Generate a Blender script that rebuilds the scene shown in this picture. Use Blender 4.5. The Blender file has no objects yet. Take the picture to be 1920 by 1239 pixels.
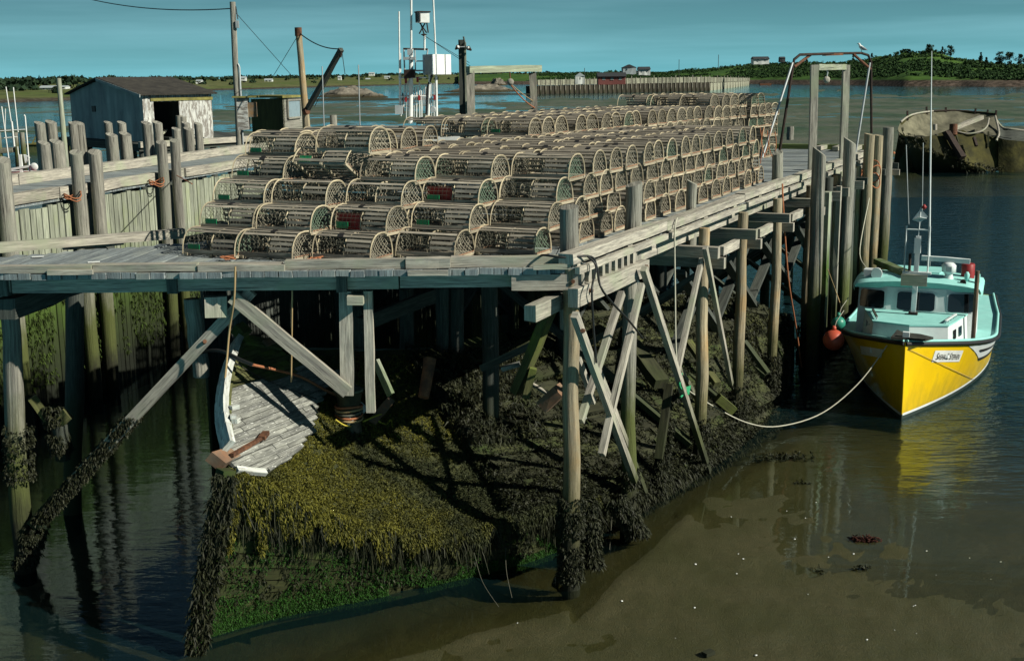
import bpy, bmesh, math, random
import numpy as np
from mathutils import Vector, Matrix, noise as mnoise

R = random.Random(11)
SC = bpy.context.scene
COL = SC.collection

# ------------------------------------------------------------------ camera
PW, PH, FPX = 1920.0, 1239.0, 2300.0
PITCH, ROLL = math.radians(11.63), math.radians(-0.6)
EYE = Vector((0.0, 0.0, 2.6))
CAMR = Matrix.Rotation(math.pi/2 - PITCH, 3, 'X') @ Matrix.Rotation(ROLL, 3, 'Z')
cd = bpy.data.cameras.new('camera'); cam = bpy.data.objects.new('camera', cd); COL.objects.link(cam)
cam.location = EYE; cam.rotation_euler = CAMR.to_euler()
cd.sensor_width = 36.0; cd.lens = 36.0*FPX/PW; cd.clip_start = 0.1; cd.clip_end = 9000
SC.camera = cam

# ------------------------------------------------------------------ light
SUN_AZ = Vector((0.905, -0.425, 0)).normalized()      # horizontal direction towards the sun
SUN_EL = math.radians(34)
w = bpy.data.worlds.new('World'); SC.world = w; w.use_nodes = True
nt = w.node_tree; nt.nodes.clear()
def wn(t, **k):
    n = nt.nodes.new(t)
    for a, b in k.items(): setattr(n, a, b)
    return n
sky = wn('ShaderNodeTexSky', sky_type='NISHITA', sun_disc=False)
sky.sun_elevation = SUN_EL
sky.sun_rotation = math.atan2(SUN_AZ.x, SUN_AZ.y)
sky.air_density = 1.0; sky.dust_density = 0.6; sky.ozone_density = 3.0
tint = wn('ShaderNodeMix', data_type='RGBA', blend_type='MULTIPLY'); tint.inputs[0].default_value = 1
tint.inputs[7].default_value = (0.19, 0.25, 0.30, 1)
tc = wn('ShaderNodeTexCoord'); mp = wn('ShaderNodeMapping'); mp.inputs['Scale'].default_value = (1.6, 1.6, 26)
mp.inputs['Rotation'].default_value = (0.03, 0.02, 0)
nz = wn('ShaderNodeTexNoise'); nz.inputs['Scale'].default_value = 2.2; nz.inputs['Detail'].default_value = 5
cr = wn('ShaderNodeValToRGB'); cr.color_ramp.elements[0].position = .42; cr.color_ramp.elements[1].position = .74
cr.color_ramp.elements[0].color = (0, 0, 0, 1); cr.color_ramp.elements[1].color = (.55, .55, .55, 1)
cl = wn('ShaderNodeMix', data_type='RGBA'); cl.inputs[7].default_value = (2.6, 4.4, 4.9, 1)
bg = wn('ShaderNodeBackground'); bg.inputs[1].default_value = 0.05
out = wn('ShaderNodeOutputWorld')
L = nt.links.new
L(sky.outputs[0], tint.inputs[6]); L(tc.outputs['Generated'], mp.inputs[0]); L(mp.outputs[0], nz.inputs[0])
L(nz.outputs[0], cr.inputs[0]); L(cr.outputs[0], cl.inputs[0]); L(tint.outputs[2], cl.inputs[6])
sz = wn('ShaderNodeSeparateXYZ'); L(tc.outputs['Generated'], sz.inputs[0])          # bright haze low over the horizon, all round
h1 = wn('ShaderNodeMath', operation='MULTIPLY'); h1.inputs[1].default_value = -1/.072; L(sz.outputs[2], h1.inputs[0])
h2 = wn('ShaderNodeMath', operation='MINIMUM'); h2.inputs[1].default_value = 0.0; L(h1.outputs[0], h2.inputs[0])
h3 = wn('ShaderNodeMath', operation='EXPONENT'); L(h2.outputs[0], h3.inputs[0])
hz = wn('ShaderNodeMix', data_type='RGBA', blend_type='ADD'); hz.inputs[7].default_value = (1.75, 6.5, 7.6, 1)
L(h3.outputs[0], hz.inputs[0]); L(cl.outputs[2], hz.inputs[6]); L(hz.outputs[2], bg.inputs[0]); L(bg.outputs[0], out.inputs[0])

sd = bpy.data.lights.new('sun', 'SUN'); sun = bpy.data.objects.new('sun', sd); COL.objects.link(sun)
sd.energy = 5.0; sd.angle = math.radians(0.5); sd.color = (1.0, 0.94, 0.80)
sdir = -(SUN_AZ*math.cos(SUN_EL) + Vector((0, 0, math.sin(SUN_EL))))
sun.rotation_euler = sdir.to_track_quat('-Z', 'Y').to_euler(); sun.location = (30, -20, 40)
vs = SC.view_settings
vs.view_transform = 'Standard'; vs.look = 'None'; vs.exposure = 0.38; vs.gamma = 1.0; vs.use_curve_mapping = False
SC.cycles.max_bounces = 6; SC.cycles.transparent_max_bounces = 24; SC.cycles.diffuse_bounces = 1
SC.cycles.glossy_bounces = 3; SC.cycles.caustics_reflective = False; SC.cycles.caustics_refractive = False

# ------------------------------------------------------------------ places measured on the photograph, at their real depth
def ray(u, v): return CAMR @ Vector(((u-PW/2)/FPX, -(v-PH/2)/FPX, -1.0))
def at(u, v, y):
    d = ray(u, v); return EYE + d*(y/d.y)
def onz(u, v, z):
    d = ray(u, v); return EYE + d*((z-EYE.z)/d.z)
def onp(u, v, p, n):
    d = ray(u, v); return EYE + d*((p-EYE).dot(n)/d.dot(n))
CRI = CAMR.inverted()
def proj(p):
    q = CRI @ (Vector(p)-EYE); return (PW/2 + FPX*q.x/-q.z, PH/2 - FPX*q.y/-q.z)

EA = math.radians(25)
E = Vector((math.sin(EA), math.cos(EA), 0))          # along the wharf edge, away
A = Vector((-math.cos(EA), math.sin(EA), 0))         # across the wharf, to the far side
N = -A                                               # outwards, to the boat
CORNER = Vector((0.87, 16.87, 0))
WATER = -4.8
UP = Vector((0, 0, 1))
def edge(t, o=0.0, z=0.0): return CORNER + E*t + N*o + UP*z
def onedge(u, v, o=0.0): return onp(u, v, CORNER+N*o, N)
def edge_t(u, o=0.0, z=0.0):                         # t on the edge line seen at column u
    a, b = -3.0, 60.0
    for _ in range(40):
        m = (a+b)/2
        if proj(edge(m, o, z))[0] < u: a = m
        else: b = m
    return a

# ------------------------------------------------------------------ mesh builder
class MB:
    def __init__(s): s.v = []; s.f = []; s.uv = []; s.sm = []; s.mi = []; s.cur = 0
    def face(s, idx, uv=None, smooth=False):
        s.f.append(tuple(idx)); s.sm.append(smooth); s.mi.append(s.cur)
        s.uv.append(uv if uv else [(s.v[i][0]+s.v[i][1]*.37, s.v[i][2]) for i in idx])
    def add(s, pts):
        k = len(s.v); s.v.extend([tuple(p) for p in pts]); return k
    def beam(s, p0, p1, w, h, up=UP, taper=1.0, twist=0.0, cut0=0.0, cut1=0.0):
        p0 = Vector(p0); p1 = Vector(p1); d = p1-p0; l = d.length
        if l < 1e-5: return s
        d.normalize(); up = Vector(up)
        x = d.cross(up)
        if x.length < 1e-4: x = d.cross(Vector((1, 0, 0)))
        x.normalize(); z = x.cross(d).normalized()
        if twist: q = Matrix.Rotation(twist, 3, d); x = q @ x; z = q @ z
        pts = []; ns = 1 if l < .5 or min(w, h) < .03 else 4; jg = .045*min(w, h)
        for q in range(ns+1):
            f = q/ns; p = p0.lerp(p1, f); k = lerp(1, taper, f); c = cut0 if q == 0 else cut1 if q == ns else 0
            if 0 < q < ns: p = p + x*R.uniform(-jg, jg)*.8 + z*R.uniform(-jg, jg)*.8
            for a, b in ((-1, -1), (1, -1), (1, 1), (-1, 1)):
                pts.append(p + x*(a*w*k/2+R.uniform(-jg, jg)) + z*(b*h*k/2+R.uniform(-jg, jg)) + d*(c*b*h/2))
        k = s.add(pts); per = [0, w, w+h, 2*w+h, 2*w+2*h]; o = R.random()*7
        for q in range(ns):
            u0, u1 = o+l*q/ns, o+l*(q+1)/ns; kk = k+q*4
            for i in range(4):
                j = (i+1) % 4
                s.face((kk+i, kk+j, kk+4+j, kk+4+i), [(u0, per[i]+o), (u0, per[i+1]+o), (u1, per[i+1]+o), (u1, per[i]+o)])
        s.face((k+3, k+2, k+1, k), [(o+.5, o), (o+.5, o+w), (o+.5+h, o+w), (o+.5+h, o)]); k += 4*(ns-1)
        s.face((k+4, k+5, k+6, k+7), [(o+.5, o), (o+.5, o+w), (o+.5+h, o+w), (o+.5+h, o)])
        return s
    def box(s, c, sx, sy, sz, rz=0.0):
        c = Vector(c); q = Matrix.Rotation(rz, 3, 'Z') @ Vector((1, 0, 0))
        return s.beam(c-q*sx/2, c+q*sx/2, sy, sz)
    def tube(s, pts, rad, seg=10, cap=True, smooth=True, squash=None):
        pts = [Vector(p) for p in pts]; n = len(pts)
        if not hasattr(rad, '__len__'): rad = [rad]*n
        rings = []; l = 0; o = R.random()*9
        t0 = (pts[1]-pts[0]).normalized()
        ref = Vector((0, 0, 1)) if abs(t0.z) < .9 else Vector((1, 0, 0))
        x = t0.cross(ref).normalized()
        for i in range(n):
            if i: l += (pts[i]-pts[i-1]).length
            t = (pts[min(i+1, n-1)]-pts[max(i-1, 0)]).normalized()
            x = (x - t*x.dot(t)).normalized(); y = t.cross(x)
            ring = []
            for j in range(seg):
                a = 2*math.pi*j/seg; r = rad[i]
                cx, cy = math.cos(a), math.sin(a)
                if squash: cx *= squash[0]; cy *= squash[1]
                ring.append(pts[i] + x*(cx*r) + y*(cy*r))
            rings.append((s.add(ring), l, ring, t))
        rm = max(rad)
        for i in range(n-1):
            a, la = rings[i][0], rings[i][1]; b, lb = rings[i+1][0], rings[i+1][1]
            for j in range(seg):
                k = (j+1) % seg; c0 = 2*math.pi*rm*j/seg+o; c1 = 2*math.pi*rm*(j+1)/seg+o
                s.face((a+j, a+k, b+k, b+j), [(o+la, c0), (o+la, c1), (o+lb, c1), (o+lb, c0)], smooth)
        if cap:
            for (st, la, ring, t), rev in ((rings[0], True), (rings[-1], False)):
                k = s.add(ring); idx = list(range(k, k+seg))
                uv = [(o+math.cos(6.283*j/seg)*rm, o+math.sin(6.283*j/seg)*rm) for j in range(seg)]
                if rev: idx.reverse(); uv.reverse()
                s.face(idx, uv)
        return s
    def lathe(s, prof, c=(0, 0, 0), seg=16, axis='Z', smooth=True):
        c = Vector(c); rows = []
        for r, h in prof:
            ring = []
            for j in range(seg):
                a = 6.28318*j/seg; p = Vector((r*math.cos(a), r*math.sin(a), h))
                if axis == 'X': p = Vector((p.z, p.x, p.y))
                if axis == 'Y': p = Vector((p.x, p.z, p.y))
                ring.append(c+p)
            rows.append(s.add(ring))
        for i in range(len(rows)-1):
            for j in range(seg):
                k = (j+1) % seg; a, b = rows[i], rows[i+1]
                s.face((a+j, a+k, b+k, b+j), [(prof[i][1], j*.1), (prof[i][1], j*.1+.1), (prof[i+1][1], j*.1+.1), (prof[i+1][1], j*.1)], smooth)
        s.face([rows[0]+j for j in range(seg)][::-1]); s.face([rows[-1]+j for j in range(seg)])
        return s
    def grid(s, rows, smooth=True, closed=False):
        nr, nc = len(rows), len(rows[0]); k = s.add([p for r in rows for p in r])
        for i in range(nr-1):
            for j in range(nc-1 if not closed else nc):
                j2 = (j+1) % nc
                P = [Vector(rows[i][j]), Vector(rows[i][j2]), Vector(rows[i+1][j2]), Vector(rows[i+1][j])]
                s.face((k+i*nc+j, k+i*nc+j2, k+(i+1)*nc+j2, k+(i+1)*nc+j), None, smooth)
        return s
    def poly(s, pts): k = s.add(pts); s.face(range(k, k+len(pts))); return s
    def prism(s, pts, d):
        d = Vector(d); n = len(pts); a = s.add(pts); b = s.add([Vector(p)+d for p in pts])
        s.face([a+i for i in range(n)][::-1]); s.face([b+i for i in range(n)])
        for i in range(n): j = (i+1) % n; s.face((a+i, a+j, b+j, b+i))
        return s
    def mesh(s, name, mats):
        m = bpy.data.meshes.new(name); m.from_pydata(s.v, [], s.f)
        uv = m.uv_layers.new(name='UVMap')
        uv.data.foreach_set('uv', [c for f in s.uv for p in f for c in p])
        m.polygons.foreach_set('use_smooth', s.sm)
        for mt in (mats if isinstance(mats, (list, tuple)) else [mats]): m.materials.append(mt)
        if isinstance(mats, (list, tuple)) and len(mats) > 1: m.polygons.foreach_set('material_index', s.mi)
        m.update(); return m
    def build(s, name, mats, parent=None, loc=None):
        return link(name, s.mesh(name, mats), parent, loc)
def link(name, mesh, parent=None, loc=None, rot=None):
    o = bpy.data.objects.new(name, mesh); COL.objects.link(o)
    if parent: o.parent = parent
    if loc is not None: o.location = loc
    if rot is not None: o.rotation_euler = rot
    return o
def thing(name, label, cat, loc=(0, 0, 0), rz=0.0, group=None):
    o = bpy.data.objects.new(name, None); COL.objects.link(o); o.empty_display_size = .2
    o.location = loc; o.rotation_euler = (0, 0, rz); return tag(o, label, cat, group)
def tag(o, label=None, cat=None, group=None, kind=None):
    if label: o['label'] = label
    if cat: o['category'] = cat
    if group: o['group'] = group
    if kind: o['kind'] = kind
    return o
def rpart(mb, name, mat, parent):                    # world-space mesh under a parent that may be moved
    o = mb.build(name, mat, parent)
    o.matrix_parent_inverse = Matrix.Translation(parent.location).inverted() if parent.rotation_euler.z == 0 else parent.matrix_basis.inverted()
    return o
def ngrid(rows_fn, nr, nc): return [[rows_fn(i/(nr-1), j/(nc-1)) for j in range(nc)] for i in range(nr)]
def lerp(a, b, t): return a+(b-a)*t
def curve_pts(P, n):                                 # Catmull-Rom through P
    P = [Vector(p) for p in P]; out = []
    for i in range(n):
        t = i/(n-1)*(len(P)-1); k = min(int(t), len(P)-2); f = t-k
        p0 = P[max(k-1, 0)]; p1 = P[k]; p2 = P[k+1]; p3 = P[min(k+2, len(P)-1)]
        out.append(.5*((2*p1)+(p2-p0)*f+(2*p0-5*p1+4*p2-p3)*f*f+(3*p1-p0-3*p2+p3)*f**3))
    return out
def sag(p0, p1, drop, n=14):
    p0 = Vector(p0); p1 = Vector(p1)
    return [p0.lerp(p1, i/(n-1)) - UP*(drop*4*(i/(n-1))*(1-i/(n-1))) for i in range(n)]

# ------------------------------------------------------------------ materials
def nodes(name):
    m = bpy.data.materials.new(name); m.use_nodes = True; t = m.node_tree; t.nodes.clear()
    def nd(ty, ins=None, **k):
        n = t.nodes.new(ty)
        for a, b in k.items(): setattr(n, a, b)
        for a, b in (ins or {}).items():
            if hasattr(b, 'is_output'): t.links.new(b, n.inputs[a])
            else: n.inputs[a].default_value = b
        return n
    return m, t, nd
def c4(c): return (c[0], c[1], c[2], 1)
def mix(nd, fac, a, b, mode='MIX'):
    n = nd('ShaderNodeMix', data_type='RGBA', blend_type=mode)
    for k, x in ((0, fac), (6, a), (7, b)):
        if hasattr(x, 'is_output'): n.id_data.links.new(x, n.inputs[k])
        else: n.inputs[k].default_value = x if k == 0 else c4(x)
    return n.outputs[2]
def ramp(nd, x, a, b, lo=0.0, hi=1.0):
    return nd('ShaderNodeMapRange', {0: x, 1: a, 2: b, 3: lo, 4: hi}).outputs[0]
def tex(nd, coord, scale, s=1.0, detail=5, rough=.6, off=None):
    tcn = nd('ShaderNodeNewGeometry').outputs['Position'] if coord == 'Pos' else nd('ShaderNodeTexCoord').outputs[coord]
    m = nd('ShaderNodeMapping', {0: tcn, 3: scale})
    if off is not None: n = nd('ShaderNodeVectorMath', {0: m.outputs[0]}, operation='ADD'); n.id_data.links.new(off, n.inputs[1]); m = n
    return nd('ShaderNodeTexNoise', {0: m.outputs[0], 2: s, 3: detail, 4: rough}).outputs[0]
def surf(name, cols, scale=(1, 1, 1), s=6.0, coord='Object', rough=.8, bump=.3, rand=.12, tide=(), blot=None, peel=None, metal=0.0, spec=.3, coat=0.0, dist=.01, mid=True):
    """weathered surface: two colours along a stretched noise, a coarse blotch colour, marks of the tide by height, peeling paint"""
    m, t, nd = nodes(name)
    oi = nd('ShaderNodeObjectInfo').outputs['Random']
    off = nd('ShaderNodeCombineXYZ', {0: nd('ShaderNodeMath', {0: oi, 1: 37.0}, operation='MULTIPLY').outputs[0], 1: nd('ShaderNodeMath', {0: oi, 1: 91.0}, operation='MULTIPLY').outputs[0]}).outputs[0]
    n1 = tex(nd, coord, scale, s, 7, .65, off)
    col = mix(nd, ramp(nd, n1, .36, .64), cols[0], cols[1])
    if mid: nm = tex(nd, coord, tuple(x*.3 for x in scale), s, 4, .6, off); col = mix(nd, 1.0, col, nd('ShaderNodeCombineColor', {0: ramp(nd, nm, .3, .7, .55, 1.3), 1: ramp(nd, nm, .3, .7, .55, 1.3), 2: ramp(nd, nm, .3, .7, .58, 1.26)}).outputs[0], 'MULTIPLY')
    n2 = tex(nd, 'Pos', (1, 1, 1), 1.1, 4, .6, off)
    if blot: col = mix(nd, ramp(nd, n2, .5, .68, 0, .85), col, blot)
    if peel:
        n3 = tex(nd, coord, peel[1], peel[2], 5, .7, off); col = mix(nd, ramp(nd, n3, peel[3], peel[3]+.04), col, peel[0])
    if tide:
        z = nd('ShaderNodeSeparateXYZ', {0: nd('ShaderNodeNewGeometry').outputs['Position']}).outputs[2]
        n4 = tex(nd, 'Pos', (1, 1, .35), 3.5, 6, .7)
        zz = nd('ShaderNodeMath', {0: nd('ShaderNodeMath', {0: n4, 1: .5}, operation='SUBTRACT').outputs[0], 1: 1.9, 2: z}, operation='MULTIPLY_ADD').outputs[0]
        for z0, z1, tcx in tide: col = mix(nd, ramp(nd, zz, z0, z1), tcx, col) if z0 < z1 else mix(nd, ramp(nd, zz, z1, z0), col, tcx)
    hs = nd('ShaderNodeHueSaturation', {'Color': col, 'Value': ramp(nd, oi, 0, 1, 1-rand, 1+rand)}).outputs[0]
    b = nd('ShaderNodeBump', {'Height': n1, 'Strength': bump, 'Distance': dist}).outputs[0]
    p = nd('ShaderNodeBsdfPrincipled', {'Base Color': hs, 'Roughness': rough, 'Normal': b, 'Metallic': metal, 'Specular IOR Level': spec, 'Coat Weight': coat})
    nd('ShaderNodeOutputMaterial', {0: p.outputs[0]}); return m
def flat(name, c, rough=.6, var=.08, metal=0.0, coat=0.0, spec=.4):
    return surf(name, (c, tuple(x*(1-var*2) for x in c)), s=5, rough=rough, bump=.05, rand=var, metal=metal, coat=coat, spec=spec, mid=False)

GR = (2.2, 34, 1)   # grain: uv in metres, long along u
M = {}
CRK = ((.035, .035, .03), (.5, 24, 1), 1.3, .60)
M['deck'] = surf('weathered_deck_wood', ((.25, .29, .30), (.14, .165, .175)), GR, 1.6, 'UV', .85, .5, .2, blot=(.29, .32, .29), peel=CRK)
M['timber'] = surf('weathered_timber', ((.43, .41, .35), (.22, .21, .18)), GR, 1.5, 'UV', .85, .5, .15, blot=(.28, .31, .22), peel=CRK, tide=((-3.7, -2.6, (.055, .065, .028)), (-4.6, -3.9, (.02, .024, .012))))
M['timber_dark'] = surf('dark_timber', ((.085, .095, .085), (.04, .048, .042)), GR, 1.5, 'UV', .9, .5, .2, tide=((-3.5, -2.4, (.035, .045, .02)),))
M['pile'] = surf('pile_log', ((.40, .35, .24), (.22, .19, .13)), (1.0, 18, 1), 1.5, 'UV', .85, .9, .15, blot=(.36, .24, .11), peel=((.05, .04, .03), (.4, 20, 1), 1.3, .60), dist=.03, tide=((-3.6, -2.5, (.085, .085, .035)), (-4.3, -3.5, (.016, .019, .01))))
M['post'] = surf('grey_post_log', ((.32, .315, .275), (.14, .14, .12)), (1.0, 18, 1), 1.6, 'UV', .88, .9, .15, blot=(.21, .22, .18), peel=((.04, .04, .035), (.4, 20, 1), 1.3, .59), dist=.03, tide=((-3.0, -1.8, (.07, .085, .025)), (-4.2, -3.4, (.02, .022, .012))))
M['sheath'] = surf('sheathing_board', ((.33, .36, .29), (.20, .225, .17)), (2, 26, 1), 1.4, 'UV', .85, .5, .2, blot=(.24, .28, .17), peel=CRK, tide=((-2.2, -1.3, (.055, .10, .016)), (-3.2, -2.3, (.024, .036, .011)), (-4.2, -3.4, (.008, .011, .006))))
M['lath'] = surf('trap_lath', ((.40, .36, .295), (.175, .16, .13)), GR, 1.7, 'UV', .85, .4, .3)
M['bow'] = surf('trap_bow_wood', ((.40, .35, .245), (.27, .235, .16)), (3, 20, 1), 2, 'UV', .8, .2, .3)
M['sill'] = surf('trap_sill_wood', ((.42, .37, .27), (.26, .23, .165)), GR, 1.7, 'UV', .85, .4, .2)
M['net'] = flat('trap_twine', (.32, .30, .23), .9)
M['net_g'] = flat('green_twine', (.16, .24, .17), .9)
M['net_d'] = flat('dark_twine', (.10, .10, .075), .9)
M['lacing'] = flat('orange_twine', (.50, .28, .17), .9)
M['bait'] = flat('green_plastic', (.015, .26, .10), .5)
M['redp'] = flat('red_board', (.36, .025, .02), .7)
M['rope_o'] = flat('orange_rope', (.34, .13, .06), .9)
M['rope_y'] = flat('yellow_rope', (.45, .38, .05), .9)
M['rope_w'] = flat('pale_rope', (.42, .42, .34), .9)
M['rope_k'] = flat('black_hose', (.012, .014, .014), .5)
M['rope_g'] = flat('green_rope', (.02, .28, .12), .8)
M['rope_t'] = flat('tan_rope', (.36, .26, .13), .9)
M['rust'] = surf('rusty_iron', ((.16, .07, .035), (.06, .03, .02)), (1, 1, 1), 9, 'Object', .85, .4, .1)
M['ironk'] = surf('dark_iron', ((.035, .022, .016), (.018, .012, .01)), (1, 1, 1), 9, 'Object', .8, .3, .1)
M['white'] = flat('white_paint', (.74, .78, .76), .5)
M['galv'] = flat('galvanised', (.42, .46, .47), .45, metal=.3)
M['black'] = flat('black_rubber', (.012, .012, .013), .6)
M['glass'] = flat('dark_glass', (.008, .011, .014), .06, spec=.8)
M['redpaint'] = flat('red_paint', (.25, .02, .02), .5)
# ------------------------------------------------------------------ the ground under the tide, and the water
def fbm(x, y, z=0.0, o=4): return mnoise.fractal(Vector((x, y, z)), 1.0, 2.0, o)
CHAN = [onz(u, v, WATER) for u, v in ((250, 1400), (560, 1262), (740, 1195), (900, 1150), (1062, 1108), (1150, 1030), (1260, 930), (1400, 850), (1480, 790))]
def chan_side(x, y):                                  # >0 on the sea side of the channel edge, <0 towards the wharf (metres)
    P = CHAN
    for a, b in zip(P, P[1:]):
        if x <= b.x or b is P[-1]: break
    k = (b.y-a.y)/(b.x-a.x); k = max(.15, min(2.5, k)); return (a.y+(x-a.x)*k-y)/math.sqrt(1+k*k)
def mud_z(x, y):
    if y < 75:
        c = chan_side(x, y) if y < 45 else -3
        q = .75*x+.55*y
        k = max(0, min(1, (q-12.6)/4.0)); h = .022-.062*k - .06*max(0, q-16.9)**1.2 + .026*fbm(x*.55, y*.55, 2) + .018*fbm(x*1.9, y*1.9, 5) + .009*fbm(x*6, y*6, 1)
        if c < .6: h -= .42*min(1, max(0, (.6-c)/1.6))**1.0
        return WATER + max(h, -1.6)
    n = .8*fbm(x/34, y/55, 3, 5) + .5*fbm(x/11, y/9, 8, 4) + .5*fbm(x/4.5, y/3.5, 2, 3)
    bias = .22 + (.22 if x > .08*y else 0) - 1.6*max(0, (-x/y)-.10) - max(0, (y-330)/260) - max(0, (125-y)/50)*(.5 if x/y < .28 else 1.0)
    if x/y > .33 and y < 120: bias -= .6
    return WATER + max(-1.5, min(.35, .30*(n+bias)))
ys = list(np.geomspace(10.5, 60, 210)) + list(np.geomspace(61, 420, 150)) + [480, 600, 900, 1500, 3000, 6000]
xs = np.concatenate([np.linspace(-3.0, -.56, 9), np.linspace(-.5, .52, 236), np.linspace(.58, 3.0, 9)])
def sheet(name, zf, mat, yy, xx):
    v = []; 
    for y in yy:
        for s in xx: x = s*y; v.append((x, y, zf(x, y)))
    nc = len(xx); f = [(i*nc+j, i*nc+j+1, (i+1)*nc+j+1, (i+1)*nc+j) for i in range(len(yy)-1) for j in range(nc-1)]
    m = bpy.data.meshes.new(name); m.from_pydata(v, [], f); m.polygons.foreach_set('use_smooth', [True]*len(f)); m.materials.append(mat)
    return m
mt, t, nd = nodes('wet_mud')
pos = nd('ShaderNodeNewGeometry').outputs['Position']
n1 = tex(nd, 'Pos', (1, 1, 1), .9, 8, .65); n2 = tex(nd, 'Pos', (1, 1, 1), 9, 8, .75); n3 = tex(nd, 'Pos', (1, .6, 1), .05, 8, .7)
n5 = tex(nd, 'Pos', (1, 1, 1), 38, 4, .8)
near = mix(nd, ramp(nd, n1, .35, .65), (.044, .046, .015), (.064, .060, .026))
near = mix(nd, ramp(nd, n2, .45, .66, 0, .9), near, (.04, .044, .018))
near = mix(nd, ramp(nd, n5, .57, .72, 0, .9), near, (.028, .028, .014))
farc = mix(nd, ramp(nd, n3, .40, .60), (.042, .074, .034), (.11, .115, .082))
farc = mix(nd, ramp(nd, tex(nd, 'Pos', (1, .5, 1), .3, 6, .7), .5, .7, 0, .7), farc, (.02, .035, .018))
yv = nd('ShaderNodeSeparateXYZ', {0: pos}).outputs[1]
col = mix(nd, ramp(nd, yv, 45, 90), near, farc)
bp = nd('ShaderNodeBump', {'Height': nd('ShaderNodeMath', {0: n2, 1: .4, 2: n5}, operation='MULTIPLY_ADD').outputs[0], 'Strength': .6, 'Distance': .06}).outputs[0]
p = nd('ShaderNodeBsdfPrincipled', {'Base Color': col, 'Roughness': .5, 'Normal': bp, 'Specular IOR Level': .3})
nd('ShaderNodeOutputMaterial', {0: p.outputs[0]})
mud = link('mud_ground', sheet('mud_ground', mud_z, mt, ys, xs)); tag(mud, 'olive tidal mud and green flats stretching from under the wharf to the shore', 'mud', kind='structure')

mw, t, nd = nodes('harbour_water')
pos = nd('ShaderNodeNewGeometry').outputs['Position']
sx = nd('ShaderNodeSeparateXYZ', {0: pos})
q = nd('ShaderNodeMath', {0: sx.outputs[0], 1: .75, 2: nd('ShaderNodeMath', {0: sx.outputs[1], 1: .55}, operation='MULTIPLY').outputs[0]}, operation='MULTIPLY_ADD').outputs[0]
amp = ramp(nd, q, 15.5, 21.0, .09, 1.0)
mp1 = nd('ShaderNodeMapping', {0: pos, 2: (0, 0, .45), 3: (.55, 1.5, 1)}).outputs[0]
w1 = nd('ShaderNodeTexNoise', {0: mp1, 2: 1.6, 3: 4, 4: .55}).outputs[0]
w2 = nd('ShaderNodeTexNoise', {0: mp1, 2: 6.0, 3: 3, 4: .5}).outputs[0]
hh = nd('ShaderNodeMath', {0: w2, 1: .28, 2: w1}, operation='MULTIPLY_ADD').outputs[0]
hh = nd('ShaderNodeMath', {0: hh, 1: amp}, operation='MULTIPLY').outputs[0]
dep = nd('ShaderNodeAttribute', attribute_name='depth').outputs['Fac']
hh = nd('ShaderNodeMath', {0: hh, 1: ramp(nd, dep, .02, .35, .30, 1.0)}, operation='MULTIPLY').outputs[0]
hh = nd('ShaderNodeMath', {0: hh, 1: ramp(nd, sx.outputs[1], 50, 300, 1.0, .3)}, operation='MULTIPLY').outputs[0]
bp = nd('ShaderNodeBump', {'Height': hh, 'Strength': 1.0, 'Distance': .13}).outputs[0]
inc = nd('ShaderNodeNewGeometry').outputs['Incoming']
cosi = nd('ShaderNodeMath', {0: nd('ShaderNodeVectorMath', {0: inc, 1: bp}, operation='DOT_PRODUCT').outputs['Value']}, operation='ABSOLUTE').outputs[0]
fr = nd('ShaderNodeMath', {0: nd('ShaderNodeMath', {0: 1.0, 1: cosi}, operation='SUBTRACT', use_clamp=True).outputs[0], 1: 5.0}, operation='POWER').outputs[0]
fr = nd('ShaderNodeMath', {0: fr, 1: .98, 2: .02}, operation='MULTIPLY_ADD', use_clamp=True).outputs[0]
tr = nd('ShaderNodeBsdfTransparent', {0: (.86, .86, .75, 1)}).outputs[0]
body = nd('ShaderNodeBsdfDiffuse', {0: (.006, .020, .022, 1)}).outputs[0]
turb = ramp(nd, dep, .06, .85, 0.0, .97)
under = nd('ShaderNodeMixShader', {0: turb, 1: tr, 2: body}).outputs[0]
gl = nd('ShaderNodeBsdfGlossy', {'Color': (.72, .92, 1.0, 1), 'Roughness': .03, 'Normal': bp}).outputs[0]
mx = nd('ShaderNodeMixShader', {0: fr, 1: under, 2: gl}).outputs[0]
nd('ShaderNodeOutputMaterial', {0: mx})
ysw = list(np.geomspace(10.5, 60, 130)) + list(np.geomspace(61, 420, 120)) + [480, 600, 900, 1500, 3000, 6000]
wm = sheet('water', lambda x, y: WATER, mw, ysw, xs)
at_ = wm.attributes.new('depth', 'FLOAT', 'POINT'); at_.data.foreach_set('value', [max(0.0, WATER-mud_z(v.co.x, v.co.y)) for v in wm.vertices])
wat = link('water', wm); tag(wat, 'shallow harbour water, calm by the mud and rippled beyond', 'water', kind='structure')

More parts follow.
